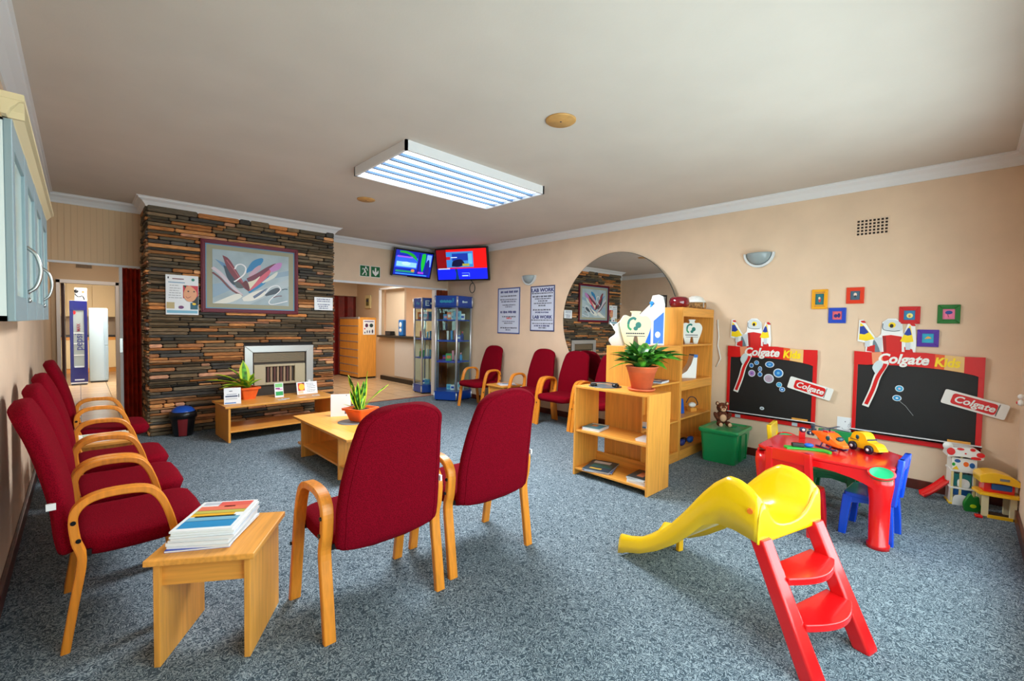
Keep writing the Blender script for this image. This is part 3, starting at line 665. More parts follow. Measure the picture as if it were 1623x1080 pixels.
# ------------------------------------------------------------------ fireplace insert
r = thing('fireplace_insert', 'silver framed gas fireplace insert set in the slate wall', 'fireplace', (2.015, FY, 0))
mb = MB(); o_, i_ = .445, .345
for pts in ([(-o_, 1.06), (o_, 1.06), (i_, .97), (-i_, .97)], [(-o_, .33), (-o_, 1.06), (-i_, .97), (-i_, .33)], [(o_, .33), (i_, .33), (i_, .97), (o_, 1.06)]): mb.prism(pts, -.035, .03, 'xz')
mb.build('surround', mat('silver_surround', (188, 190, 188), .35, .6), r, bevel=.004)
MB().box(-i_, i_, .02, .04, .33, .97).build('back_plate', mat('dark_bronze', (70, 60, 50), .5, .3), r)
mb = MB()
for k in range(7): mb.box(-.33, .33, -.012, .02, .955 - .018 * k - .012, .955 - .018 * k)
mb.build('louvre', mat('bronze_louvre', (140, 124, 100), .4, .4), r)
mb = MB().box(-.33, -.19, -.03, .02, .52, .80).box(.19, .33, -.03, .02, .52, .80).box(-.19, .19, -.03, .02, .77, .80).box(-.19, .19, -.03, .02, .52, .55)
mb.build('heater_front', mat('heater_cream', (190, 176, 144), .45), r, bevel=.004)
mb = MB(); 
for k in range(8): mb.box(-.165 + .042 * k, -.14 + .042 * k, -.004, .02, .55, .77, k % 2)
mb.build('radiants', [mat('radiant_brown', (96, 56, 48), .6), mat('radiant_tan', (170, 140, 110), .6)], r)
MB().box(.36, .40, -.05, -.035, .45, .55).build('switch', M_white, r)

# ------------------------------------------------------------------ framed painting
def wallroot(name, label, cat, loc, rz=0, group=None): return thing(name, label, cat, loc, rz, group)
r = wallroot('framed_painting', 'large abstract painting in a dark red frame on the slate wall', 'picture', (1.67, FY - .01, 1.96))
W2, H2 = .578, .46
mb = MB()
def frame(mb, w, h, b, y0, y1, mi=0):
    mb.prism([(-w, -h), (w, -h), (w - b, -h + b), (-w + b, -h + b)], y0, y1, 'xz', mi); mb.prism([(-w, h), (-w + b, h - b), (w - b, h - b), (w, h)], y0, y1, 'xz', mi)
    mb.prism([(-w, -h), (-w + b, -h + b), (-w + b, h - b), (-w, h)], y0, y1, 'xz', mi); mb.prism([(w, -h), (w, h), (w - b, h - b), (w - b, -h + b)], y0, y1, 'xz', mi); return mb
frame(mb, W2, H2, .05, -.03, -.004); frame(mb, W2 - .012, H2 - .012, .022, -.042, -.03)
mb.build('frame', mat('dark_red_lacquer', (104, 6, 34), .38, spec=.3), r, bevel=.003)
MB().box(-W2 + .05, W2 - .05, -.016, -.006, -H2 + .05, H2 - .05).build('mount', mat('olive_mount', (158, 156, 132), .7), r)
frame(MB(), W2 - .05, H2 - .05, .012, -.019, -.015).build('mount_slip', mat('blue_slip', (96, 150, 184), .6), r)
cw, chh = W2 - .125, H2 - .115
MB().box(-cw, cw, -.019, -.015, -chh, chh).build('canvas', mat('canvas_grey_blue', (162, 180, 188), .6, var=.06, vscale=4), r)
def art(r, items, y, S, name='painted_shapes'):
    mb = MB(); ms = []
    for k, (c, pts) in enumerate(items):
        m_ = mat('paint_%d_%d_%d' % c, c, .5)
        if m_ not in ms: ms.append(m_)
        mb.prism([((a - .5) * 2 * S[0], (b - .5) * 2 * S[1]) for a, b in pts], y - .0005 - .00025 * k, y - .0001 - .00025 * k, 'xz', ms.index(m_))
    return mb.build(name, ms, r)
def C(pts, k=4): return [(p.x, p.y) for p in catmull([(a, b, 0) for a, b in pts], k)]
items = [
 ((140, 166, 186), [(0, .35), (.45, .5), (1, .72), (1, .62), (.4, .40), (0, .1)]), ((176, 190, 196), [(0, 0), (.3, .12), (1, .55), (1, .4), (.45, 0)]),
 ((96, 140, 180), C([(.03, .82), (.14, .66), (.24, .45), (.2, .7), (.03, .82)])),
 ((206, 190, 200), stroke(C([(0, .66), (.1, .55), (.22, .36), (.36, .17)]), [.05] * 7 + [.04] * 6)), ((112, 60, 66), stroke(C([(0, .57), (.1, .46), (.22, .28), (.36, .16)]), .03)),
 ((40, 60, 78), C([(.13, .72), (.2, .66), (.3, .42), (.26, .36), (.18, .48), (.13, .72)])),
 ((120, 40, 56), C([(.12, .9), (.2, .84), (.3, .62), (.43, .3), (.44, .26), (.3, .42), (.18, .66), (.12, .9)])), ((174, 90, 100), stroke(C([(.17, .82), (.26, .65), (.38, .4)]), .014)),
 ((30, 126, 180), C([(.42, .66), (.5, .84), (.62, .92), (.64, .86), (.56, .72), (.42, .6)])), ((30, 130, 180), C([(.44, .24), (.58, .4), (.72, .62), (.66, .42), (.46, .22)])),
 ((196, 160, 176), C([(.44, .55), (.52, .7), (.6, .78), (.6, .7), (.48, .52)])), ((110, 36, 60), C([(.42, .5), (.56, .62), (.7, .76), (.82, .84), (.74, .68), (.6, .5), (.44, .44)])),
 ((208, 90, 110), C([(.44, .36), (.56, .5), (.74, .72), (.72, .6), (.6, .42), (.46, .26)])), ((190, 130, 190), C([(.72, .72), (.82, .84), (.9, .86), (.87, .74), (.76, .66)])),
 ((222, 214, 190), C([(.42, .42), (.52, .48), (.6, .56), (.5, .36), (.44, .28), (.42, .42)])), ((96, 20, 34), C([(.36, .4), (.42, .46), (.46, .32), (.44, .26), (.36, .4)])),
 ((214, 216, 206), C([(.62, .44), (.72, .56), (.84, .68), (.8, .56), (.64, .43)])),
 ((222, 222, 212), C([(.0, .0), (.14, .1), (.3, .2), (.36, .14), (.2, .02), (.04, -.0)])), ((226, 224, 214), C([(.36, .12), (.5, .24), (.64, .3), (.66, .2), (.5, .08), (.38, .06)])),
 ((60, 74, 86), C([(.66, .2), (.74, .3), (.84, .36), (.88, .3), (.82, .24), (.68, .18)])), ((80, 86, 88), C([(.26, .4), (.32, .42), (.38, .32), (.3, .31), (.26, .4)])), ((96, 112, 140), C([(.52, .12), (.6, .2), (.7, .34), (.6, .26), (.5, .16)])),
 ((238, 238, 240), stroke(C([(.27, .66), (.3, .74), (.36, .76), (.41, .7), (.39, .58), (.3, .46), (.26, .42)]), .02)),
 ((238, 238, 240), stroke(C([(.66, .22), (.74, .36), (.84, .4), (.88, .32), (.8, .2), (.72, .08), (.76, .02), (.98, .1)]), .014)), ((112, 60, 66), stroke(C([(.78, .16), (.84, .19), (.9, .2)]), .014)), ((60, 80, 90), stroke(C([(.9, .32), (.94, .34), (.98, .34)]), .016)),
]
art(r, items, -.019, (cw, chh))
# ------------------------------------------------------------------ posters
def poster(name, label, cat, loc, rz, w, h, prints, m=None, t=.004, group=None, tilt=0):
    r = thing(name, label, cat, loc, rz, group)
    R = Matrix.Rotation(radians(tilt), 4, 'Y')
    MB().box(-w / 2, w / 2, -t, 0, -h / 2, h / 2, T=R).build('sheet', m or M_paper, r)
    mb = MB(); ms = []
    for k, p in enumerate(prints):
        m_ = mat('print_%d_%d_%d' % p[-1], p[-1], .5)
        if m_ not in ms: ms.append(m_)
        a, b = -t - .0004 - .0002 * (k if len(p) == 2 else 0), -t - .00005 - .0002 * (k if len(p) == 2 else 0)
        if len(p) == 5: mb.box((p[0] - .5) * w, (p[1] - .5) * w, a, b, (p[2] - .5) * h, (p[3] - .5) * h, ms.index(m_), T=R)
        else: mb.prism([((x - .5) * w, (z - .5) * h) for x, z in p[0]], a, b, 'xz', ms.index(m_), T=R)
    if prints: mb.build('print', ms, r)
    return r
poster('smile_poster', 'white poster with a smiling face and red hair on the left of the slate wall', 'poster', (.905, FY - .028, 1.70), 0, .325, .48,
  [(.06, .1, .9, .95, (40, 40, 60)), (.2, .55, .89, .915, (120, 60, 70)), (.08, .58, .80, .825, (120, 160, 190))] + rows(.06, .5, (.73, .66, .60, .54, .48, .42), (120, 126, 134), .012) +
  [(ellp(.83, .9, .05, .035), (30, 130, 110)), (.52, .99, .42, .75, (206, 40, 60)), ([(.52, .75), (.62, .75), (.62, .66)], (30, 70, 50)), ([(.78, .34), (.99, .5), (.99, .25)], (30, 36, 40)), (C([(.62, .72), (.54, .56), (.56, .42), (.68, .34), (.84, .36), (.94, .48), (.92, .62), (.74, .74), (.62, .72)]), (226, 160, 120)),
   (ellp(.68, .60, .03, .018), (50, 40, 40)), (ellp(.86, .6, .03, .018), (50, 40, 40)), (stroke(C([(.6, .47), (.66, .43), (.76, .47)]), .012), (140, 40, 50)), (.02, .26, .15, .31, (190, 170, 120)), (ellp(.46, .19, .08, .04), (110, 50, 110)), (.74, .98, .14, .31, (20, 90, 110)), (ellp(.86, .28, .06, .03), (240, 200, 40)), (.03, .97, .04, .11, (120, 180, 206))])
def notice_text(w, h, z, parent, n, seed, m, y, xc=0, fw=.86):
    """a row of illegible printed words"""
    rr = random.Random(seed); mb = MB(); a = -w * fw / 2 + rr.uniform(0, w * .06); e = w * fw / 2 - rr.uniform(0, w * .06)
    while a < e:
        l = rr.uniform(.25, 1.0) * h * 3; b = min(a + l, e); q = a
        while q < b: g = rr.uniform(.35, .6) * h; mb.box(xc + q, xc + min(q + g, b), y - .0006, y, z - h / 2 * rr.uniform(.7, 1), z + h / 2 * rr.uniform(.7, 1.1)); q += g + h * .14
        a = b + h * .5
    return mb.build('text_line', m, parent)
r = poster('notice_sheet', 'small white landscape notice with blue print on the right of the slate wall', 'notice', (2.61, FY - .028, 1.67), 0, .27, .19, [])
for k, (zz, fw) in enumerate(((.065, .8), (.035, .74), (-.012, .72), (-.04, .54), (-.068, .55))): notice_text(.27, .016, zz, r, 5, 40 + k, M_navy, -.004, 0, fw)
# wall notices on the right wall
def wall_notice(name, label, y, z, w, h, edge, lines, seed):
    r = thing(name, label, 'notice', (XR - .002, y, z), radians(-90))
    MB().box(-w / 2, w / 2, -.006, 0, -h / 2, h / 2).build('sheet', mat('bluish_paper', (206, 214, 232), .5), r)
    frame(MB(), w / 2, h / 2, .018, -.009, -.004).build('frame', edge, r)
    for k, (zz, hh, fw, m_) in enumerate(lines):
        if isinstance(m_, str): text(m_, hh * 1.35, M_navy, r, 'lettering', (0, -.0075, zz * h), sx=fw, bold=.0025)
        else: notice_text(w, hh, zz * h, r, 5, seed + k, m_, -.006, 0, fw)
    return r
G_ = mat('grey_ink', (90, 96, 128), .6); RD = mat('red_ink', (214, 60, 60), .6)
wall_notice('wall_notice', 'tall blue-edged notice with a red line, left of the lab work notice', 5.57, 1.645, .55, .79, mat('notice_blue', (60, 84, 150), .5),
  [(.41, .04, .86, M_navy), (.32, .024, .78, M_dark), (.245, .018, .8, M_dark), (.20, .028, .72, G_), (.125, .02, .66, M_dark), (.085, .022, .36, G_), (-.03, .042, .8, M_navy), (-.13, .022, .68, M_dark), (-.165, .03, .28, RD), (-.235, .018, .6, G_), (-.275, .018, .42, M_dark), (-.375, .024, .8, M_dark), (-.42, .026, .26, G_)], 70)
wall_notice('wall_notice', 'tall dark-edged notice headed LAB WORK, right of the other notice', 4.79, 1.672, .52, .73, mat('notice_slate', (64, 70, 112), .5),
  [(.40, .06, 1.15, 'LAB WORK'), (.335, .02, .9, M_dark), (.265, .026, .88, M_dark), (.215, .02, .74, M_dark), (.165, .022, .42, M_dark), (.115, .02, .8, M_dark), (.065, .026, .36, M_dark), (-.03, .024, .8, M_dark), (-.085, .026, .62, M_navy), (-.19, .052, 1.15, 'LAB WORK'), (-.255, .018, .92, M_dark), (-.33, .018, .9, M_dark), (-.38, .026, .68, M_navy), (-.425, .022, .4, M_dark)], 90)

# ------------------------------------------------------------------ exit signs
def exit_sign(label, x, kind):
    r = thing('exit_sign', label, 'sign', (x, YB - .001, 2.295), 0, 'green exit signs over the opening')
    MB().box(-.09, .09, -.006, 0, -.098, .098).build('plate', M_white, r)
    MB().box(-.083, .083, -.008, -.005, -.09, .09).build('green_field', mat('exit_green', (0, 98, 50), .5), r)
    mb = MB(); y0, y1 = -.0095, -.0078
    if kind == 'arrow':
        mb.prism([(-.012, .07), (.012, .07), (.014, .0), (.03, -.0), (.045, .03), (.058, .02), (.055, -.02), (0, -.075), (-.055, -.02), (-.058, .02), (-.045, .03), (-.03, 0), (-.014, 0)], y0, y1, 'xz')
    else:
        for pts, w_ in (([(-.01, .025), (.012, -.01)], .026), ([(.012, -.01), (.03, -.04), (.02, -.07), (.035, -.07)], .016), ([(.008, -.01), (-.02, -.03), (-.035, -.06), (-.05, -.062)], .016), ([(-.01, .03), (.02, .05), (.04, .05), (.05, .01)], .013), ([(-.012, .03), (-.035, .045), (-.045, .02)], .012)):
            mb.prism(stroke(pts, w_), y0, y1, 'xz')
        mb.prism(ellp(.018, .066, .013, .013, 12), y0, y1, 'xz')
    mb.build('pictogram', M_white, r); return r
exit_sign('green exit sign with the running figure, over the reception opening', 3.555, 'run'); exit_sign('green exit sign with the down arrow, over the reception opening', 3.755, 'arrow')

# ------------------------------------------------------------------ televisions
def tv(name, label, loc, rot, w, h, frame_m, screens):
    r = thing(name, label, 'television', loc); r.rotation_euler = rot
    MB().box(-w / 2, w / 2, -.02, .03, -h / 2, h / 2).build('casing', frame_m, r, bevel=.006)
    MB().box(-.12, .12, .03, .07, -.1, .1).build('bracket', M_black, r)
    mb = MB(); ms = []; b = .028; W, H = w - 2 * b, h - 2 * b
    for k, (c, e, pts) in enumerate(screens):
        m_ = mat('screen_%d_%d_%d' % c, c, .3, emit=e)
        if m_ not in ms: ms.append(m_)
        mb.prism([((a - .5) * W, (q - .5) * H) for a, q in pts], -.0215 - .0003 * k, -.0205 - .0003 * k, 'xz', ms.index(m_))
    mb.build('screen', ms, r); return r
def Q(x0, x1, z0, z1): return [(x0, z0), (x1, z0), (x1, z1), (x0, z1)]
tv1 = tv('television', 'small black television with a blue game picture on the back wall', (4.43, YB - .14, 2.50), (radians(16), 0, radians(1)), .84, .50, M_black,
  [((12, 30, 160), .9, Q(0, 1, 0, 1)), ((40, 90, 220), .9, Q(.02, .6, .3, .75)), ((130, 190, 240), .9, Q(.05, .58, .35, .55)), ((170, 210, 250), .9, ellp(.3, .48, .12, .08, 12)), ((20, 150, 40), .9, C([(.1, .98), (.3, .98), (.5, .86), (.6, .62), (.5, .72), (.3, .88), (.1, .9)])),
   ((140, 80, 220), .9, Q(.05, .45, .72, .78)), ((30, 130, 100), .9, Q(.05, .55, .12, .2)), ((190, 120, 60), .9, ellp(.5, .22, .05, .06, 12)), ((16, 20, 110), .9, Q(.62, .66, .1, .95)), ((20, 170, 50), .9, C([(.7, .95), (.8, .95), (.8, .5), (.76, .2), (.7, .5), (.7, .95)])),
   ((110, 160, 230), .9, Q(.84, .97, .45, .95)), ((24, 30, 130), .9, C([(.82, .1), (.84, .6), (.9, .75), (.94, .5), (.94, .1)])), ((150, 60, 190), .9, Q(.64, .8, .12, .2)), ((60, 160, 230), .9, Q(.05, .9, .04, .07))])
MB().box(-.40, -.10, -.026, -.018, -.246, -.236).build('silver_strip', M_alu, tv1)
a0, a1 = Vector((4.80, 7.0, 0)), Vector((5.25, 6.02, 0))
tv2 = tv('television', 'large television with a red and blue picture across the corner', ((a0.x + a1.x) / 2, (a0.y + a1.y) / 2, 2.495), (radians(11), 0, atan2((a1 - a0).y, (a1 - a0).x)), 1.07, .60, M_black,
  [((214, 12, 16), .9, Q(0, 1, .34, 1)), ((120, 8, 12), .9, Q(0, .2, .36, 1)), ((14, 30, 226), .9, Q(0, 1, 0, .36)), ((50, 120, 190), .9, Q(.2, .74, .4, .92)), ((20, 50, 150), .9, Q(.32, .66, .62, .86)), ((10, 16, 50), .9, C([(.3, .44), (.34, .62), (.5, .66), (.56, .5), (.44, .42), (.3, .44)])), ((90, 170, 210), .9, Q(.64, .72, .5, .85)), ((150, 150, 60), .9, Q(.52, .66, .44, .52)),
   ((180, 20, 40), .9, Q(.2, .28, .66, .76)), ((180, 200, 240), .9, Q(.02, .26, .345, .38)), ((200, 220, 250), .9, Q(.3, .42, .72, .745)), ((10, 50, 90), .9, C([(.36, .0), (.38, .2), (.36, .34), (.41, .34), (.42, .16), (.44, 0)])), ((110, 150, 250), .9, Q(.5, .64, .2, .215)), ((150, 180, 250), .9, Q(.5, .62, .1, .14)), ((110, 150, 250), .9, Q(.64, .65, .08, .215))])
cb = MB(); cb.tube([(5.20 + .0, 6.42 - .075 * cos(t), 2.07 + .09 * sin(t)) for t in [2 * pi * k / 20 for k in range(21)]] , .008, 6); cb.tube([(5.12, 6.46, 2.25), (5.19, 6.43, 2.2), (5.20, 6.40, 2.16)], .007, 6)
tag(cb.build('hanging_cable', mat('dark_cable', (70, 66, 60), .5)), 'coil of dark cable hanging under the large corner television', 'cable')

# ------------------------------------------------------------------ mirror, lamps, vents
r = thing('round_mirror', 'large round frameless mirror on the right wall', 'mirror', (XR - .034, 3.42, 1.49), radians(-90 - 1.9))
MB().prism(ellp(0, 0, .925, .925, 96), -.016, -.010, 'xz').build('mirror_glass', mat('mirror', (236, 240, 238), .0, 1.0), r)
MB().prism(ellp(0, 0, .93, .93, 96), -.0098, .0, 'xz').build('backing', mat('mirror_edge', (40, 44, 40), .5), r)
def sconce(label, y, z):
    r = thing('wall_sconce', label, 'lamp', (XR, y, z), radians(-90), 'half-bowl wall lamps on the right wall')
    R = .155
    def shell(k, dz): return lambda u, v: (R * k * cos(pi * (1 + u)) , -.12 * k * sin(pi * u) * cos(v * pi / 2) - .004, -R * k * sin(pi * u) * (.25 + .75 * sin(v * pi / 2)) if 0 else -R * k * sin(pi * u) * sin(v * pi / 2) + dz)
    MB().grid(shell(.80, 0), 20, 10).build('bowl', mat('frosted_grey_glass', (150, 164, 168), .25), r, solid=.004)
    mb = MB(); pts = [(R * cos(radians(180 + 180 * i / 24)), R * sin(radians(180 + 180 * i / 24))) for i in range(25)]; ins = [(p[0] * .84, p[1] * .84) for p in reversed(pts)]
    mb.prism(pts + ins, -.03, 0, 'xz'); mb.build('rim', mat('pale_rim', (214, 220, 222), .3), r, bevel=.003)
    return r
sconce('half-bowl wall lamp right of the round mirror, above the pine bookcases', 1.63, 2.225); sconce('half-bowl wall lamp above the two wall notices', 5.09, 2.215)
r = thing('air_vent', 'grid of small square vent holes high on the right wall', 'vent', (XR, .672, 2.375), radians(-90))
MB().box(-.125, .125, -.004, 0, -.085, .085).build('plate', M_wall, r)
mb = MB()
for i in range(8):
    for j in range(5): mb.box(-.112 + i * .0295, -.112 + i * .0295 + .018, -.0055, -.002, -.07 + j * .03, -.07 + j * .03 + .018)
mb.build('holes', mat('vent_dark', (40, 24, 20), .9), r)
def disc(label, x, y, rr):
    r = thing('ceiling_disc', label, 'ceiling plate', (x, y, ZC), 0, 'round brown plates on the ceiling')
    MB().lathe([(.001, -.012), (rr * .93, -.012), (rr, -.006), (rr, 0), (.001, 0)], n=36).build('plate', mat('tan_plate', (196, 148, 84), .6, var=.06, vscale=12), r)
    MB().lathe([(.001, -.0145), (.006, -.0145), (.006, -.011), (.001, -.011)], n=10).build('screw', M_dark, r)
disc('round tan ceiling plate nearest the camera, right of the light fitting', 2.40, 2.02, .105); disc('small round tan ceiling plate beyond the light fitting', 2.385, 4.90, .10)
# ceiling light : open six tube fitting
r = thing('ceiling_light', 'rectangular ceiling fitting with glowing fluorescent strips', 'light', (2.62, 3.53, ZC))
LW, LD = .80, .45
mb = MB().box(-LW, LW, -LD, -LD + .02, -.08, 0).box(-LW, LW, LD - .02, LD, -.08, 0).box(-LW, -LW + .02, -LD, LD, -.08, 0).box(LW - .02, LW, -LD, LD, -.08, 0)
mb.build('housing', mat('white_enamel', (226, 226, 228), .4), r)
MB().box(-LW + .02, LW - .02, -LD + .02, LD - .02, -.03, -.01).build('reflector', mat('blue_grey_reflector', (120, 160, 200), .4), r)
tb = mat('tube_glow', (236, 246, 255), .5, emit=2.6)
for k in range(6):
    y = -LD + .085 + k * (2 * LD - .17) / 5
    MB().box(-LW + .05, LW - .05, y - .045, y + .045, -.06, -.045).build('light_strip', tb, r)
mb = MB()
for k in range(5):
    y = -LD + .085 + (k + .5) * (2 * LD - .17) / 5; mb.box(-LW + .02, LW - .02, y - .012, y + .012, -.074, -.04)
mb.build('louvre', mat('blue_grey_louvre', (104, 138, 176), .4), r)

# ------------------------------------------------------------------ wall cupboard on the left
r = thing('wall_cupboard', 'white wall cupboard with four glazed doors and bow handles', 'cupboard', (0, 0, 0))
CX0, CX1, CY0, CY1, CZ0, CZ1 = XL, -.172, 2.22, 4.42, 1.385, 2.06
M_cab = mat('cupboard_white', (214, 226, 226), .4); M_cabd = mat('cupboard_grey_blue', (138, 158, 164), .4)
mb = MB().box(CX0, CX1, CY0, CY0 + .018, CZ0, CZ1).box(CX0, CX1, CY1 - .018, CY1, CZ0, CZ1).box(CX0, CX1, CY0, CY1, CZ0, CZ0 + .018).box(CX0, CX1, CY0, CY1, CZ1 - .018, CZ1).box(CX0, CX0 + .01, CY0, CY1, CZ0, CZ1).box(CX0, CX1 - .02, (CY0 + CY1) / 2 - .009, (CY0 + CY1) / 2 + .009, CZ0, CZ1)
mb.build('body', M_cab, r)
dw = (CY1 - CY0) / 4
for k in range(4):
    y0, y1 = CY0 + k * dw + .002, CY0 + (k + 1) * dw - .002; st_ = .07
    d = MB().box(CX1, CX1 + .02, y0, y0 + st_, CZ0, CZ1).box(CX1, CX1 + .02, y1 - st_, y1, CZ0, CZ1).box(CX1 + .001, CX1 + .019, y0 + st_, y1 - st_, CZ0, CZ0 + .09).box(CX1 + .001, CX1 + .019, y0 + st_, y1 - st_, CZ1 - .09, CZ1).build('door', M_cabd, r, bevel=.003)
    MB().box(CX1 + .006, CX1 + .009, y0 + st_, y1 - st_, CZ0 + .09, CZ1 - .09).build('pane', mat('door_panel_pale', (206, 224, 216), .15), d)
    yh = y1 - .035 if k % 2 == 0 else y0 + .035
    if k % 2 == 0:
        pts = catmull([(CX1 + .018, yh, 1.50), (CX1 + .045, yh, 1.53), (CX1 + .058, yh, 1.595), (CX1 + .045, yh, 1.66), (CX1 + .018, yh, 1.69)], 5)
        MB().tube(pts, .007, 8).ell((CX1 + .024, yh, 1.47), (.007, .007, .011), 10).build('bow_handle', M_chrome, d)
cp = MB(); prof = [(0, 0), (.012, 0), (.02, .02), (.04, .045), (.052, .05), (.052, .07), (0, .07)]
cp.prism([(CX1 + a, CZ1 - .01 + b) for a, b in prof], CY0 - .05, CY1 + .05, 'xz'); cp.prism([(CY0 - a, CZ1 - .01 + b) for a, b in prof], CX0, CX1 + .05, 'yz')
cp.build('cornice', mat('gold_cream_cornice', (216, 198, 156), .4), r)
MB().box(CX1 + .0, CX1 + .012, CY1, CY1 + .012, 1.43, 1.47).build('hinge', M_chrome, r)

# ------------------------------------------------------------------ bookcases
def bookcase(name, label, loc, rz, w, d, h, shelves, rails, th=.018, back=None, plinth=0.0):
    """local: width along x, front at y=0 facing -y"""
    r = thing(name, label, 'bookcase', loc, rz)
    for sx in (-1, 1): x = sx * (w / 2 - th / 2); MB().box(x - th / 2, x + th / 2, 0, d, 0, h).build('side_panel', wz, r, bevel=.002)
    MB().box(-w / 2 + th, w / 2 - th, 0.002, d, h - th, h).build('top_panel', wx, r, bevel=.002)
    for z in shelves: MB().box(-w / 2 + th, w / 2 - th, .006, d - .01, z - th, z).build('shelf', wx, r, bevel=.002)
    for (z0, z1, y) in rails: MB().box(-w / 2 + th, w / 2 - th, y, y + th, z0, z1).build('rail', wx, r, bevel=.002)
    if back: MB().box(-w / 2 + th, w / 2 - th, d - .008, d, back[0], back[1]).build('back_panel', wz, r)
    return r
low = bookcase('low_bookcase', 'low open pine bookcase with a potted plant on top', (3.325, 2.185, 0), radians(-90.5), .77, .37, .84, (.07, .43), ((.07, .16, .352), (.79, .822, .352)))
mid = bookcase('open_bookcase', 'middle height pine bookcase joined to the tallest one', (4.115, 2.09, 0), 0, .78, .40, 1.215, (.07, .43, .84), ((.0, .10, .0), (1.10, 1.197, .0)), back=(0, 1.20))
tall = bookcase('tall_bookcase', 'tallest pine bookcase against the right wall', (4.915, 2.09, 0), 0, .80, .40, 1.615, (.10, .44, .83, 1.22), ((.0, .10, .0), (.735, .812, .0), (1.52, 1.597, .0)), back=(0, 1.60))
rzl = radians(-90.5)
stack([('red magazine at the bottom of the large pile in the low bookcase', (150, 30, 44), .007, 0, ()), ('blue magazine under the top one, bottom left of the low bookcase', (60, 90, 150), .007, 4, ()), ('dark teal magazine on the large pile at the bottom left of the low bookcase', (30, 66, 84), .007, -3, [(-.8, .5, .4, .8, (226, 230, 236)), (-.7, .8, -.3, .3, (24, 110, 110)), (-.6, .3, -.7, -.5, (220, 180, 70))])],
      3.50, 2.37, .07, radians(-72), 'magazines bottom left in the low bookcase', .25, .33)
stack([('white book at the bottom of the right pile in the low bookcase', (226, 228, 230), .018, 0, ()), ('second white book of the right pile in the low bookcase', (214, 218, 222), .017, 3, ()), ('third white book of the right pile in the low bookcase', (230, 232, 234), .012, -2, ()), ('dark picture magazine on the right pile in the low bookcase', (40, 60, 64), .008, 4, [(-.3, .4, -.5, .5, (200, 120, 80))])],
      3.47, 1.925, .07, radians(-90), 'books bottom right in the low bookcase', .17, .24)
stack([('white magazine under the teal one on the middle shelf of the low bookcase', (228, 232, 234), .012, 0, ()), ('second white magazine on the middle shelf of the low bookcase', (220, 226, 230), .008, 3, ()), ('teal magazine with an orange picture on the middle shelf of the low bookcase', (30, 120, 140), .007, -2, [(-.4, .2, -.2, .3, (220, 130, 70)), (-.9, .9, .6, .9, (210, 226, 230))])],
      3.49, 2.43, .43, radians(-80), 'magazines left on the middle shelf of the low bookcase', .17, .22)
stack([('grey booklet at the right end of the middle shelf, low one', (200, 204, 208), .010, 0, ()), ('pale booklet at the right end of the middle shelf, on top', (222, 226, 230), .008, 3, ())], 3.48, 1.90, .43, radians(-88), 'booklets right on the middle shelf of the low bookcase', .12, .18)
stack([('white leaflet pile in the middle bookcase behind the plant, lower one', (220, 228, 234), .012, 0, ()), ('blue patterned leaflet on the shelf behind the plant', (50, 110, 160), .008, 0, [(-.8, .0, -.6, .6, (220, 230, 236)), (.3, .8, .2, .8, (24, 40, 70))])], 4.22, 2.21, .84, radians(8), 'leaflets in the middle bookcase', .22, .17)
stack([('blue booklet low in the middle bookcase', (40, 130, 190), .012, 0, ()), ('pale booklet low in the middle bookcase', (200, 214, 224), .010, 6, ())], 3.95, 2.24, .43, radians(8), 'booklets low in the middle bookcase', .18, .2)
# things on top of the low bookcase
o = MB().lathe([(.001, 0), (.15, 0), (.152, .004), (.12, .006), (.001, .006)], n=40).build('round_plate', mat('slate_plate', (92, 104, 112), .4), None, (3.52, 2.36, LZ)); tag(o, 'flat grey round plate under the black headset on the low bookcase', 'plate')
r = thing('headset', 'black headset lying on the grey plate on the low bookcase', 'headset', (3.50, 2.35, LZ + .006), radians(-60))
MB().tube(catmull([(-.10, -.03, .016), (-.09, .04, .02), (0, .07, .022), (.09, .04, .02), (.10, -.03, .016)], 5), .007, 8).build('headband', M_black, r)
for sx in (-1, 1): MB().lathe([(.001, 0), (.03, 0), (.034, .012), (.028, .026), (.001, .03)], c=(sx * .10, -.035, 0), n=18).build('ear_cup', M_black, r); 
MB().tube([(-.12, -.06, .03), (-.02, -.07, .034), (.12, -.02, .032)], .004, 6).build('thin_rod', M_grey, r)
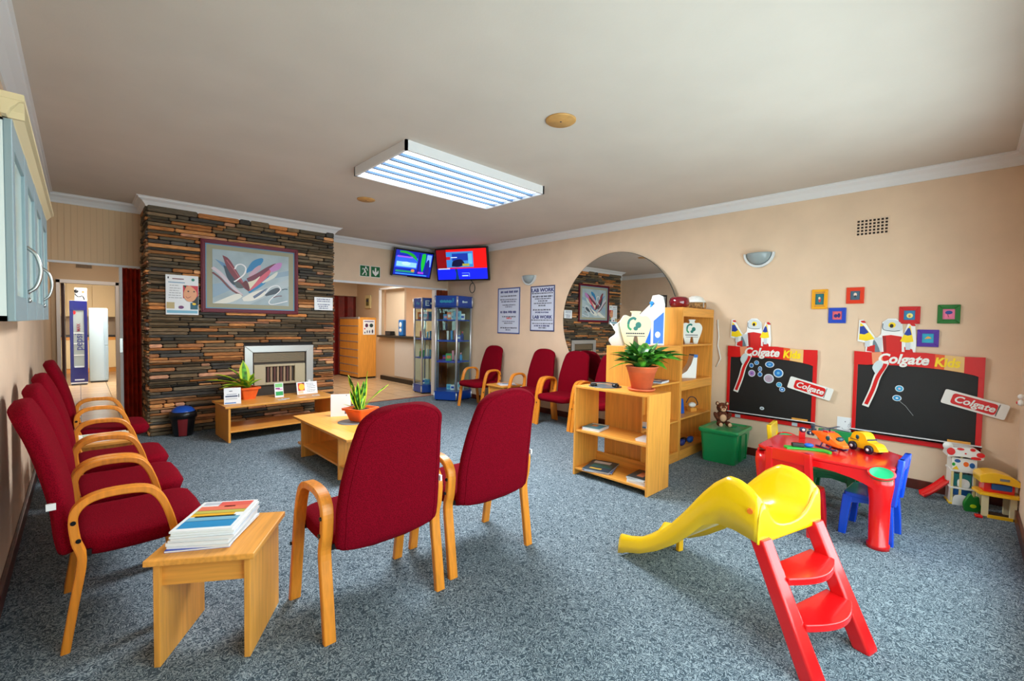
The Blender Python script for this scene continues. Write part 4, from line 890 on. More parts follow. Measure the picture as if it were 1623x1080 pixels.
# stuff on the bookcases
def tooth_cutout(label, loc, rz, h, m, mark=True):
    r = thing('tooth_board', label, 'cut-out', loc, rz, 'tooth-shaped boards on the bookcases')
    P_ = C([(-.30, 0), (-.36, .18), (-.44, .42), (-.48, .7), (-.34, .86), (-.14, .84), (-.12, .93), (-.16, 1.0), (.16, 1.0), (.12, .93), (.16, .86), (.36, .86), (.50, .68), (.44, .4), (.34, .16), (.28, .0), (.12, .0), (.06, .26), (-.04, .26), (-.10, .0), (-.30, 0)], 3)
    MB().prism([(a * h, b * h) for a, b in P_], -.008, .008, 'xz').build('board', m, r, bevel=.002)
    mb = MB(); T_ = (20, 120, 110); ms = [mat('print_teal', T_, .5), mat('print_green', (40, 150, 90), .5), M_dark]
    mb.prism([(a * h, b * h) for a, b in stroke(C([(-.24, .62), (-.2, .74), (-.08, .8), (.0, .76)]), .07)], -.0105, -.0079, 'xz', 0); mb.prism([(a * h, b * h) for a, b in stroke(C([(-.24, .62), (-.22, .52), (-.14, .46)]), .06)], -.0105, -.0079, 'xz', 1)
    mb.prism([(a * h, b * h) for a, b in ellp(.08, .6, .09, .09, 12)], -.0105, -.0079, 'xz', 0); mb.prism([(a * h, b * h) for a, b in ellp(-.0, .5, .07, .06, 12)], -.0105, -.0079, 'xz', 0)
    for i in range(9): mb.box((-.3 + i * .066) * h, (-.3 + i * .066 + .05) * h, -.0105, -.0079, .34 * h, .375 * h, 2)
    mb.box(-.28 * h, .3 * h, -.0105, -.0079, .27 * h, .285 * h, 2)
    mb.build('print', ms, r)
    MB().box(-.2 * h, .2 * h, .008, .08, 0, .006).build('foot', m, r); return r
M_tooth = mat('tooth_cream', (238, 228, 190), .5)
tooth_cutout('large cream tooth-shaped board on the middle bookcase beside the white dispenser', (3.93, 2.30, 1.215), radians(-32), .34, M_tooth)
tooth_cutout('smaller white tooth-shaped board on the top shelf of the tallest bookcase', (5.02, 2.22, 1.22), radians(-30), .275, mat('tooth_white', (232, 234, 226), .5))
r = thing('white_model', 'small white figure board behind the large tooth-shaped board', 'cut-out', (3.84, 2.40, 1.215), radians(-32))
MB().prism(C([(-.10, 0), (-.13, .06), (-.06, .12), (-.09, .18), (-.02, .24), (.03, .3), (.10, .26), (.12, .1), (.09, 0), (-.10, 0)]), -.006, .006, 'xz').build('board', M_white, r)
MB().cyl((-.12, -.0, .22), (-.03, 0, .12), .006, 8).build('rod', M_white, r)
r = thing('white_dispenser', 'tall white and blue display dispenser on the middle bookcase', 'dispenser', (4.22, 2.29, 1.215), radians(-38))
MB().prism([(-.02, 0), (.12, 0), (.12, .42), (.10, .50), (.05, .52), (.02, .42), (-.10, .30), (-.10, .27), (-.02, .22)], -.06, .10, 'xz').build('body', M_white, r, bevel=.006)
MB().box(-.022, -.0205, -.045, .085, .01, .20).prism([(0, .02), (.105, .02), (.105, .34), (.0, .25), (-.0, .15)], -.0625, -.0605, 'xz').build('blue_panel', mat('bright_blue', (20, 110, 220), .4), r)
MB().prism(ellp(.045, .11, .028, .032, 16), -.0645, -.0627, 'xz').build('white_emblem', M_paper, r)
MB().ell((.0, -.0, .435), (.022, .022, .018), 12).cyl((.0, 0, .36), (.0, 0, .43), .014, 10).build('blue_cap', mat('cap_blue', (40, 140, 220), .3), r)
o = MB().prism([(-.09, 0), (.08, 0), (.09, .25), (.05, .26), (.02, .16), (-.03, .08), (-.09, .04)], -.06, .06, 'xz').build('leaflet_stand', M_white, None, (4.98, 2.24, .83), (0, 0, radians(-40)), bevel=.004)
tag(o, 'white swooping stand on the second shelf of the tallest bookcase', 'stand')
tp = MB().box(.048, .092, -.061, .061, .235, .268).build('blue_top', mat('top_blue', (40, 110, 190), .4), o)
# on top of the tall bookcase
o = MB().lathe([(.001, 0), (.07, 0), (.10, .03), (.108, .07), (.10, .11), (.075, .128), (.06, .125), (.06, .118), (.001, .10)], n=36).build('red_bowl', mat('red_glaze', (120, 8, 30), .1, coat=.8), None, (4.80, 2.27, 1.615)); tag(o, 'dark red glazed round bowl on top of the tallest bookcase', 'bowl')
r = thing('domed_basket', 'brown woven basket with a white domed lid on the tallest bookcase', 'basket', (5.15, 2.24, 1.615), radians(-20))
MB().lathe([(.001, 0), (.105, 0), (.118, .03), (.115, .078), (.001, .08)], n=30).build('basket', mat('wicker', (150, 108, 62), .8, var=.3, vscale=50, bump=.6, bscale=80), r)
MB().lathe([(.112, .08), (.108, .09), (.08, .135), (.045, .155), (.001, .16)], n=30).build('dome_lid', M_white, r)
MB().box(-.006, .006, -.122, -.112, .02, .078).build('catch', M_alu, r)
o = MB().box(-.07, .07, -.004, .004, 0, .15).box(-.05, .05, -.006, -.004, .02, .13, 1).build('small_picture', [M_black, M_grey], None, (4.70, 2.43, 1.615), (0, 0, radians(-25))); tag(o, 'small dark picture frame behind the red bowl', 'picture')
# small shelf goods in the tall bookcase
o = MB().prism([(-.05, 0), (.06, 0), (.035, .17), (-.02, .17)], -.03, .03, 'xz').build('blue_toy_bag', mat('toy_blue', (20, 90, 190), .4), None, (4.80, 2.24, .44), (0, 0, radians(-20)), bevel=.008); tag(o, 'blue plastic toy on the middle shelf of the tallest bookcase', 'toy')
r = thing('wire_toy', 'small white toy on a wooden block with a looped wire handle', 'toy', (5.05, 2.20, .44), radians(-20))
MB().box(-.045, .045, -.03, .03, 0, .045).build('block', wx, r, bevel=.004); MB().ell((0, 0, .075), (.05, .035, .03), 16).build('white_body', M_white, r)
MB().tube(catmull([(-.07, .02, .1), (-.02, .02, .16), (.06, .02, .15), (.11, .02, .08), (.09, .02, .06)], 5), .005, 6).build('wire', M_dark, r)
for i, (x, y, c, lb) in enumerate(((4.74, 2.17, M_navy, 'dark blue round toy in the bottom bin of the tallest bookcase'), (4.84, 2.20, M_black, 'black round toy in the bottom bin of the tallest bookcase'), (4.95, 2.17, mat('toy_blue', (20, 90, 190), .4), 'bright blue toy in the bottom bin of the tallest bookcase'), (4.80, 2.29, M_grey, 'grey toy behind the others in the bottom bin'))):
    o = MB().ell((0, 0, .035), (.045, .035, .035), 14).ell((.03, 0, .05), (.02, .03, .02), 10).build('small_toy', c, None, (x, y, .10)); tag(o, lb, 'toy', 'toys in the bottom bin of the bookcase')
o = MB().tube([(5.325, 2.05, 1.50), (5.32, 2.03, 1.3), (5.325, 2.04, 1.2), (5.318, 2.0, 1.05), (5.325, 2.05, .95)], .006, 6).build('power_cable', M_white, None); tag(o, 'pale cable running down the wall beside the tallest bookcase', 'cable')

# ------------------------------------------------------------------ storage box and bear
r = thing('storage_box', 'green plastic storage box with a lid in front of the tallest bookcase', 'box', (4.955, 1.79, 0), radians(2))
bw, bd = .235, .19
def rr_ring(w, d, z, k=.03): return [(x, y, z) for x, y in rrect(-w, w, -d, d, k, 3)]
MB().loft([rr_ring(bw - .03, bd - .03, 0), rr_ring(bw - .028, bd - .028, .01), rr_ring(bw - .006, bd - .006, .315)], smooth=False).build('body', M_pgreen, r)
MB().loft([rr_ring(bw + .008, bd + .008, .312), rr_ring(bw + .012, bd + .012, .335), rr_ring(bw + .006, bd + .006, .35), rr_ring(bw - .02, bd - .02, .352), rr_ring(bw - .035, bd - .035, .342)], smooth=False).build('lid', M_pgreen, r)
MB().box(-.11, -.10, -bd - .006, -bd + .02, .03, .31).box(.06, .07, -bd - .006, -bd + .02, .03, .29).box(-.10, .07, -bd + .002, -bd + .02, .05, .30).build('ribs', mat('green_plastic_rib', (16, 128, 72), .3), r)
MB().prism(ellp(.08, -.06, .05, .025, 18), .342, .350, 'xy').build('lid_handle', mat('green_plastic_rib', (16, 128, 72), .3), r)
r = thing('teddy_bear', 'small brown teddy bear sitting on the green storage box', 'soft toy', (4.98, 1.84, .352), radians(-52))
fur = mat('brown_fur', (92, 44, 22), .95, var=.3, vscale=60, bump=.9, bscale=120); pale = mat('pale_fur', (214, 170, 134), .9, bump=.4, bscale=120)
mb = MB().ell((0, 0, .085), (.062, .055, .075), 20).ell((0, -.005, .19), (.058, .052, .055), 20)
for sx in (-1, 1): mb.ell((sx * .05, 0, .235), (.02, .012, .022), 12).ell((sx * .062, -.02, .10), (.024, .026, .05), 12, T=Matrix.Rotation(sx * .5, 3, 'Y')).ell((sx * .045, -.07, .028), (.027, .055, .028), 14)
mb.build('body', fur, r)
MB().ell((0, -.045, .085), (.035, .016, .04), 14).build('belly', pale, r)
mb = MB().ell((0, -.045, .175), (.028, .02, .022), 14)
for sx in (-1, 1):
    MB().ell((sx * .05, -.008, .235), (.012, .008, .013), 10).build('inner_ear', pale, r); MB().ell((sx * .045, -.122, .028), (.02, .006, .02), 12).build('paw_pad', pale, r); mb.ell((sx * .018, -.045, .198), (.016, .009, .018), 10)
mb.build('face_patch', pale, r)
mb = MB().ell((0, -.064, .183), (.008, .006, .006), 8)
for sx in (-1, 1): mb.ell((sx * .02, -.054, .205), (.006, .004, .006), 8)
mb.build('eyes_and_nose', M_black, r)

# ------------------------------------------------------------------ the two blackboards
def board(label, y0, mags, group):
    r = thing('chalkboard', label, 'chalkboard', (XR - .001, y0, 0), radians(-90), group)
    red = mat('board_red', (214, 20, 24), .35); wh = M_white
    MB().box(.02, .84, -.012, 0, .44, 1.14).build('black_panel', mat('chalk_black', (16, 17, 19), .55, var=.25, vscale=3), r)
    MB().box(0, .03, -.018, 0, .40, 1.15).box(.825, .86, -.018, 0, .40, 1.15).box(0, .86, -.018, 0, .395, .437).build('red_frame', red, r, bevel=.002)
    MB().box(-.005, .865, -.045, -.003, .447, .458).box(-.005, .865, -.045, -.038, .447, .468).build('chalk_tray', mat('tray_white', (226, 228, 232), .3), r)
    MB().box(.10, .155, -.021, -.018, .40, .435).box(.66, .71, -.021, -.018, .40, .435).build('clips', mat('clip_grey', (186, 204, 212), .4), r)
    bp = [(0, 1.205), (.12, 1.20), (.3, 1.214), (.5, 1.214), (.68, 1.195), (.86, 1.196), (.86, 1.02), (.8, 1.045), (.72, 1.062), (.6, 1.078), (.45, 1.088), (.3, 1.09), (.14, 1.086), (.1, 1.08), (0, 1.08)]
    bn_ = MB().prism(bp, -.026, -.012, 'xz').build('banner', red, r)
    MB().prism([(.13, 1.198), (.2, 1.206), (.22, 1.09), (.14, 1.088)], -.0268, -.0262, 'xz', 0).build('peach_patch', mat('fade_peach', (236, 150, 110), .4), bn_)
    MB().prism([(.62, 1.202), (.74, 1.193), (.74, 1.06), (.62, 1.077)], -.0268, -.0262, 'xz', 0).prism([(.56, 1.207), (.62, 1.202), (.62, 1.077), (.56, 1.081)], -.0268, -.0262, 'xz', 1).build('sand_patch', [mat('fade_sand', (232, 190, 120), .4), mat('fade_orange', (232, 90, 30), .4)], bn_)
    text('Colgate', .120, M_white, bn_, 'brand_lettering', (.345, -.0285, 1.145), shear=.25, sx=.92, bold=.004)
    text('Kids', .105, mat('yellow_letters', (250, 216, 20), .4), bn_, 'yellow_lettering', (.635, -.0285, 1.135), shear=.15, sx=.85, bold=.004)
    # castle on top
    G, R_, Y_, B_, D_ = (206, 214, 220), (206, 24, 22), (248, 214, 20), (30, 60, 160), (60, 74, 82)
    K = [((238, 240, 240), [(.018, 1.30), (.025, 1.50), (.055, 1.505), (.10, 1.42), (.155, 1.33), (.19, 1.37), (.195, 1.48), (.235, 1.515), (.29, 1.515), (.335, 1.47), (.345, 1.37), (.375, 1.475), (.42, 1.475), (.435, 1.29), (.43, 1.20), (.08, 1.20), (.085, 1.285)]),
         (G, Q(.14, .2, 1.2, 1.34)), ((110, 130, 142), C([(.13, 1.2), (.14, 1.32), (.19, 1.2), (.13, 1.2)], 3)), (R_, [(.09, 1.21), (.095, 1.25), (.15, 1.27), (.15, 1.2)]), (R_, [(.36, 1.2), (.355, 1.26), (.41, 1.24), (.42, 1.2)]),
         (R_, [(.2, 1.355), (.26, 1.365), (.335, 1.352), (.34, 1.2), (.215, 1.2)]), ((160, 20, 18), [(.215, 1.2), (.235, 1.2), (.225, 1.355), (.2, 1.355)]),
         (G, C([(.2, 1.42), (.21, 1.49), (.26, 1.505), (.32, 1.48), (.335, 1.41), (.27, 1.40), (.2, 1.42)], 4)), (Y_, ellp(.265, 1.455, .026, .026, 14)), ((20, 24, 30), ellp(.262, 1.448, .014, .018, 12)), (D_, stroke(C([(.2, 1.47), (.205, 1.415), (.27, 1.40), (.32, 1.405)]), .005)),
         (Y_, [(.035, 1.475), (.03, 1.315), (.085, 1.305), (.145, 1.325), (.06, 1.45)]), (B_, [(.033, 1.44), (.033, 1.37), (.07, 1.365), (.1, 1.385), (.062, 1.445)]), (Y_, [(.39, 1.455), (.415, 1.31), (.37, 1.298), (.325, 1.31), (.375, 1.43)]), (B_, [(.388, 1.43), (.402, 1.37), (.375, 1.362), (.35, 1.372), (.375, 1.43)]),
         (R_, C([(.035, 1.49), (.06, 1.495), (.075, 1.475), (.05, 1.475), (.035, 1.49)], 3)), (R_, C([(.385, 1.47), (.41, 1.475), (.425, 1.45), (.4, 1.45), (.385, 1.47)], 3)), (G, Q(.075, .11, 1.25, 1.305)), (G, Q(.365, .395, 1.235, 1.3))]
    cs = MB(); ms = []
    for k, (c, pts) in enumerate(K):
        m_ = mat('print_%d_%d_%d' % c, c, .5)
        if m_ not in ms: ms.append(m_)
        cs.prism(pts, -.012 - .0003 * k, -.004 - .0003 * k, 'xz', ms.index(m_))
    cs.build('castle_topper', ms, r)
    # brush and carton cut-outs
    WH = (238, 238, 232)
    cu = MB(); ms = [M_white, red, mat('bristle', (206, 222, 226), .5), mat('carton_edge', (60, 66, 74), .5)]
    cu.prism(stroke(C([(.10, .69), (.15, .85), (.18, .98), (.225, 1.09), (.235, 1.12)]), .052), -.030, -.027, 'xz', 0)
    cu.prism(stroke(C([(.105, .71), (.15, .85), (.18, .97), (.225, 1.07), (.232, 1.10)]), .028), -.0325, -.0302, 'xz', 1)
    cu.prism(C([(.165, 1.0), (.14, 1.06), (.17, 1.12), (.205, 1.12), (.21, 1.06), (.165, 1.0)]), -.0325, -.0302, 'xz', 2)
    cu.build('toothbrush_cutout', ms, r)
    T = Matrix.Translation((.815, 0, .806)) @ Matrix.Rotation(radians(14.5), 4, 'Y')
    ct_ = MB(); ct_.prism(rrect(-.20, .185, -.062, .062, .012, 2), -.034, -.027, 'xz', 0, T=T).prism(rrect(-.145, .125, -.046, .046, .02, 3), -.0365, -.0342, 'xz', 1, T=T); ct_.box(.128, .132, -.036, -.034, -.05, .05, 3, T=T)
    cc = ct_.build('carton_cutout', ms, r)
    t_ = text('Colgate', .078, M_white, cc, 'carton_lettering', (.807, -.0385, .808), rot=(pi / 2, radians(14.5), 0), shear=.2, bold=.002)
    t_.rotation_euler = (Matrix.Rotation(radians(14.5), 3, 'Y') @ Matrix.Rotation(pi / 2, 3, 'X')).to_euler()
    o = MB().box(.66, .80, -.043, -.02, .459, .485).build('chalk_duster', mat('duster_wood', (232, 166, 70), .5), None, (XR - .001, y0, 0), (0, 0, radians(-90)), bevel=.003)
    tag(o, 'wooden duster on the tray of the chalkboard ' + ('nearest the green box' if mags else 'above the toy garage'), 'duster', 'dusters on the chalkboard trays')
    return r
board('red framed chalkboard covered with blue stickers, beside the bookcases', 1.918, True, 'chalkboards on the right wall')
board('red framed chalkboard with only two round stickers, nearer the corner', .762, False, 'chalkboards on the right wall')
def magnet(y, z, rx, rz_, c1, c2, lb, k=0):
    r = thing('sticker', lb, 'sticker', (XR - .0135, y, z), radians(-90), 'round stickers on the chalkboards')
    MB().prism(ellp(0, 0, rx, rz_, 20), -.002, 0, 'xz').build('backing', mat('sticker_rim', (214, 226, 236), .4), r)
    MB().prism(ellp(0, 0, rx * .78, rz_ * .78, 20), -.003, -.0015, 'xz').build('face', mat('st_%d_%d_%d' % c1, c1, .35), r)
    MB().prism(ellp(0, 0, rx * .32, rz_ * .3, 12), -.0038, -.0028, 'xz').build('motif', mat('st_%d_%d_%d' % c2, c2, .35), r)
BL, LB, DB = (30, 130, 210), (120, 190, 230), (20, 70, 150)
for a in ((1.667, .997, .022, .026, BL, DB, 'small blue oval sticker, leftmost at the top'), (1.616, 1.03, .024, .024, BL, LB, 'small pale-rimmed blue sticker just under the banner'), (1.487, 1.02, .044, .034, BL, LB, 'wide blue oval sticker near the banner centre'), (1.580, .963, .02, .03, BL, (230, 200, 160), 'drop-shaped blue sticker in the left half'), (1.578, .905, .024, .026, BL, DB, 'small blue sticker under the drop-shaped one'),
          (1.661, .91, .036, .038, (176, 130, 200), (120, 90, 180), 'lilac round sticker at the left'), (1.402, .935, .048, .048, BL, LB, 'large blue round sticker on the chalkboard'), (1.491, .868, .05, .05, (186, 166, 190), (170, 156, 176), 'large pale grey-lilac round sticker'), (1.39, .812, .028, .028, (40, 170, 220), LB, 'small turquoise round sticker, upper of the lower pair'), (1.36, .765, .028, .026, BL, (230, 240, 250), 'small blue round sticker, lower of the lower pair'), (1.547, .537, .022, .018, (190, 206, 216), (60, 70, 80), 'tiny whitish sticker near the chalkboard tray'),
          (.426, .881, .03, .03, (40, 170, 220), (230, 190, 210), 'upper round sticker on the chalkboard nearer the corner'), (.44, .793, .032, .028, (30, 150, 210), (230, 240, 250), 'lower round sticker on the chalkboard nearer the corner')): magnet(*a)
o = MB().prism(stroke([(0, .0), (.05, -.045), (.105, -.125)], .003), -.001, 0, 'xz').build('chalk_line', mat('chalk', (170, 174, 176), .9), None, (XR - .0135, .43, .775), (0, 0, radians(-90))); tag(o, 'thin chalk line under the lower round sticker', 'chalk mark')
# small square pictures
def square(y, z, w, h, c, ci, shapes, lb):
    r = thing('square_picture', lb, 'picture', (XR - .001, y, z), radians(-90), 'small square pictures on the right wall')
    m_ = mat('frame_%d_%d_%d' % c, c, .4)
    frame(MB(), w / 2, h / 2, w * .2, -.014, 0).build('frame', m_, r, bevel=.003); frame(MB(), w / 2 * .66, h / 2 * .66, w * .06, -.018, -.01).build('inner_frame', m_, r)
    MB().box(-w * .27, w * .27, -.008, -.004, -h * .27, h * .27).build('picture', mat('pic_%d_%d_%d' % ci, ci, .5), r)
    art(r, shapes, -.008, (w * .27, h * .27), 'motif')
square(1.06, 1.708, .135, .195, (240, 166, 10), (20, 110, 120), [((200, 60, 60), ellp(.5, .45, .15, .25)), ((240, 220, 180), ellp(.45, .6, .12, .12))], 'small picture in a yellow frame')
square(.911, 1.545, .142, .15, (20, 70, 190), (236, 100, 110), [((30, 40, 120), ellp(.35, .45, .2, .22)), ((30, 40, 120), ellp(.68, .5, .16, .28))], 'small picture in a blue frame with a pink centre')
square(.776, 1.735, .138, .155, (226, 56, 16), (70, 100, 120), [((240, 210, 190), ellp(.5, .6, .17, .2)), ((60, 50, 50), ellp(.5, .4, .12, .12))], 'small picture in an orange-red frame')
square(.381, 1.545, .142, .155, (200, 14, 24), (40, 130, 180), [((240, 230, 130), ellp(.52, .45, .28, .26)), ((200, 120, 40), ellp(.5, .4, .1, .12))], 'small picture in a crimson frame')
square(.131, 1.553, .14, .16, (10, 110, 24), (240, 120, 160), [((30, 70, 150), ellp(.5, .66, .3, .18)), ((120, 60, 40), stroke([(.4, .5), (.5, .2)], .06))], 'small picture in a green frame with a pink centre')
square(.254, 1.343, .14, .15, (80, 34, 160), (40, 170, 200), [((240, 170, 70), C([(.2, .4), (.5, .7), (.8, .5), (.5, .45), (.2, .4)]))], 'small picture in a purple frame with a turquoise centre')
poster('childs_drawing', 'white sheet with a line drawing taped between the chalkboards', 'drawing', (XR - .001, .80, .48), radians(-90), .155, .15, [(stroke(C([(.25, .3), (.35, .2), (.6, .2), (.72, .4), (.66, .7)]), .02), (110, 112, 130)), (stroke(C([(.56, .4), (.6, .6), (.66, .5), (.6, .36)]), .015), (110, 112, 130)), (ellp(.42, .72, .03, .04, 8), (110, 112, 130))])

# ================================================================== SLIDE
def slide():
    r = thing('toy_slide', 'yellow plastic slide with a red ladder in the foreground', 'slide', (2.27, .36, 0), radians(-15.6))
    # local +y = direction of travel, x = lateral
    floor_t = [(.19, .515), (.24, .505), (.34, .50), (.45, .455), (.6, .33), (.75, .215), (.88, .135), (1.0, .085), (1.08, .07)]
    rim_t = [(.19, .645), (.215, .672), (.25, .694), (.30, .712), (.36, .712), (.43, .66), (.5, .585), (.6, .46), (.7, .345), (.8, .25), (.9, .185), (1.0, .145), (1.08, .125)]
    low_t = [(.19, .475), (.30, .485), (.40, .475), (.48, .43), (.56, .345), (.66, .25), (.78, .16), (.9, .09), (1.0, .05), (1.08, .01)]
    def fn(u, v):
        s = .19 + .89 * u; F, Rm, L = (inter(s, t) for t in (floor_t, rim_t, low_t)); sm = 0
        x = (v - .5) * 2; a = abs(x); sg = 1 if x > 0 else -1
        W = .245 - .03 * min(1, u * 2)
        K = [(0, 0, F), (.35, .09, F + .004), (.6, .145, F + .035 if Rm - F > .08 else F + .012), (.78, .178, F + (Rm - F) * .6), (.88, .196, F + (Rm - F) * .93), (.92, .210, Rm), (.95, .225, Rm - .004), (.97, .236, Rm - .03), (1.0, .246, L)]
        for (a0, x0, z0), (a1, x1, z1) in zip(K, K[1:]):
            if a <= a1 + 1e-9: t = (a - a0) / (a1 - a0); xx, zz = x0 + (x1 - x0) * t, z0 + (z1 - z0) * t; break
        return (sg * xx * W / .245, s, zz)
    mb = MB(); NU = 44; vs_ = []
    K = [-1, -.985, -.97, -.95, -.92, -.88, -.83, -.78, -.7, -.6, -.47, -.35, -.17, 0, .17, .35, .47, .6, .7, .78, .83, .88, .92, .95, .97, .985, 1]
    def sfn(u, v): return fn(u, (K[round(v * (len(K) - 1))] + 1) / 2)
    mb.grid(sfn, NU, len(K) - 1)
    b = mb.build('slide_body', M_pyel, r, solid=.008, offset=-1)
    # end face towards the climber with its dip
    H_ = [(.246, .475), (.238, .60), (.228, .632), (.214, .645), (.198, .64), (.180, .612), (.155, .575), (.12, .545), (.07, .525), (0, .518)]
    pts = [(-a, b) for a, b in H_] + [(a, b) for a, b in reversed(H_[:-1])]
    mb = MB(); rings = []
    ef = MB()
    def fe(u, v):
        k = v * (len(pts) - 1); i = min(int(k), len(pts) - 2); t = k - i; p = (pts[i][0] + (pts[i + 1][0] - pts[i][0]) * t, pts[i][1] + (pts[i + 1][1] - pts[i][1]) * t)
        return (p[0], .185 + .004 * u, .47 + (p[1] - .47) * u)
    ef.grid(fe, 6, 42); ef.build('end_wall', M_pyel, r, solid=.01, offset=0)
    MB().box(-.2, .2, 1.06, 1.075, .012, .07).build('end_lip', M_pyel, r, bevel=.004)
    MB().box(.15, .19, .93, .955, .0, .085).build('underside_foot', mat('yellow_plastic_rib', (240, 180, 10), .35), r, bevel=.004)
    for sx in (-1, 1): MB().cyl((sx * .232, .23, .60), (sx * .246, .225, .60), .012, 12).build('plug', mat('orange_plug', (222, 110, 20), .4), r)
    # ladder
    for sx in (-1, 1):
        rings = []
        for z, y, hw, hd in ((0, -.035, .040, .034), (.01, -.032, .041, .036), (.25, .085, .037, .036), (.49, .20, .034, .036)):
            rings.append([(sx * .205 + px_, y + py_, z) for px_, py_ in rrect(-hw, hw, -hd, hd, .012, 3)])
        MB().loft(rings, smooth=False).build('ladder_rail', M_pred, r, bevel=.003)
    for z, y in ((.20, .055), (.355, .13)):
        front = [(-.18 + .36 * i / 12, y - .045 - .055 * sin(pi * i / 12)) for i in range(13)]
        P = front + [(.18, y + .06), (-.18, y + .06)]
        MB().prism(P, z - .032, z, 'xy').build('step', M_pred, r, bevel=.006, seg=3)
    return r
slide()

# ================================================================== PLAY TABLE AND CHAIRS
TX0, TX1, TY0, TY1, TZ = 3.62, 4.27, .30, 1.10, .52
r = thing('play_table', 'red plastic play table with green corner cup holders', 'table', ((TX0 + TX1) / 2, (TY0 + TY1) / 2, 0))
tw, td = (TX1 - TX0) / 2, (TY1 - TY0) / 2; c = .10
oct_ = [(-tw + c, -td), (tw - c, -td), (tw, -td + c), (tw, td - c), (tw - c, td), (-tw + c, td), (-tw, td - c), (-tw, -td + c)]
MB().prism(oct_, TZ - .022, TZ, 'xy').build('table_top', M_pred, r, bevel=.008, seg=3)
def apron(a, b, d, horizontal):
    P = [(a, TZ - .022), (b, TZ - .022), (b, TZ - .16)] + [(b + (a - b) * t, TZ - .16 + .095 * sin(pi * t) ** .6) for t in (.05, .12, .2, .35, .5, .65, .8, .88, .95)] + [(a, TZ - .16)]
    return MB().prism(P, d, d + .014, 'xz' if horizontal else 'yz').build('apron', M_pred, r, bevel=.003)
apron(-tw + .07, tw - .07, -td + .004, True); apron(-tw + .07, tw - .07, td - .018, True); apron(-td + .07, td - .07, -tw + .004, False); apron(-td + .07, td - .07, tw - .018, False)
for sx, sy in ((-1, -1), (1, -1), (-1, 1), (1, 1)):
    cx, cy = sx * (tw - .065), sy * (td - .065); rings = []
    for z, R, o_ in ((0, .062, 0), (.03, .060, 0), (.035, .052, 0), (.30, .056, 0), (.42, .070, .0), (.475, .072, -.006)):
        rings.append([(cx + sx * o_ + R * cos(2 * pi * k / 20), cy + sy * o_ + R * sin(2 * pi * k / 20), z) for k in range(20)])
    MB().loft(rings).build('leg', M_pred, r)
    mb = MB(); rg = []
    ccx, ccy = sx * (tw - .085), sy * (td - .085)
    for z, R in ((TZ + .004, .066), (TZ + .004, .060), (TZ - .012, .055), (TZ - .0, .02)): pass
    ca = atan2(sy, sx) - radians(38)
    if sx != sy: continue
    T = Matrix.Translation((cx + cos(ca) * .058, cy + sin(ca) * .058, TZ - .026)) @ Matrix.Rotation(ca, 4, 'Z') @ Matrix.Rotation(radians(52), 4, 'Y')
    MB().lathe([(.001, -.04), (.06, -.04), (.062, .016), (.056, .018), (.052, .014), (.03, .009), (.001, .008)], n=28, sx=.66, sy=1.05, T=T).build('cup_holder', M_mint, r)
    MB().lathe([(.062, .004), (.069, .006), (.069, .015), (.062, .0185), (.058, .019)], n=28, sx=.66, sy=1.05, T=T, cap=False).build('cup_rim', M_pred, r)
def kid_chair(name_m, label, loc, rz):
    r = thing('toy_chair', label, 'chair', loc, rz, 'plastic play chairs')
    w = .15; d = .13; sz = .29; hb = .57     # faces +y, back at y=-.13
    MB().prism(rrect(-w, w, -d, d, .03, 3), sz - .03, sz, 'xy').build('seat', name_m, r, bevel=.006)
    sk = MB()
    for y in (-d + .004, d - .016): sk.prism([(-w + .01, sz - .02), (w - .01, sz - .02), (w - .01, sz - .10), (w * .6, sz - .065), (0, sz - .05), (-w * .6, sz - .065), (-w + .01, sz - .10)], y, y + .012, 'xz')
    for x in (-w + .004, w - .016): sk.prism([(-d + .01, sz - .02), (d - .01, sz - .02), (d - .01, sz - .10), (d * .6, sz - .065), (0, sz - .05), (-d * .6, sz - .065), (-d + .01, sz - .10)], x, x + .012, 'yz')
    sk.build('skirt', name_m, r)
    for sx in (-1, 1):
        for sy in (-1, 1):
            rings = [[(sx * (w - .03 + o) + a, sy * (d - .025 + o) + b, z) for a, b in rrect(-h, h, -h, h, .008, 2)] for z, h, o in ((0, .022, .022), (.12, .025, .014), (sz - .02, .028, 0))]
            MB().loft(rings, smooth=False).build('leg', name_m, r)
    bk = MB(); y0 = -d - .005
    def bp(u, v): return None
    for sx in (-1, 1): bk.loft([[(sx * (w - .022 - .012 * t) + a, y0 - .03 * t + b, z) for a, b in rrect(-.024, .024, -.018, .018, .008, 2)] for t, z in ((0, sz - .03), (.3, .36), (1, hb - .03), (1.05, hb))], smooth=False)
    bk.loft([[(x, y, z) for x, y in ((-w + .03, y0 - .03 * t - .008), (w - .03, y0 - .03 * t - .008), (w - .03, y0 - .03 * t + .008), (-w + .03, y0 - .03 * t + .008))] for t, z in ((.15, .33), (.95, hb - .025))], smooth=False)
    bk.loft([[(x, y, z) for x, y in ((-w + .02, y0 - .03 * t - .016), (w - .02, y0 - .03 * t - .016), (w - .02, y0 - .03 * t + .016), (-w + .02, y0 - .03 * t + .016))] for t, z in ((.8, hb - .085), (1.05, hb))], smooth=False)
    bk.build('backrest', name_m, r, bevel=.006, seg=3)
    return r
kid_chair(M_pred, 'red plastic play chair with its back to the slide', (3.655, .83, 0), radians(-94))
kid_chair(M_pblue, 'blue plastic play chair at the near end of the red table', (3.92, .435, 0), radians(-3))
kid_chair(mat('chair_green', (14, 130, 70), .3, coat=.3), 'green plastic play chair between the red table and the wall', (4.33, .72, 0), radians(92))
kid_chair(M_pyel, 'yellow plastic play chair at the far end of the red table', (4.42, 1.03, 0), radians(185))

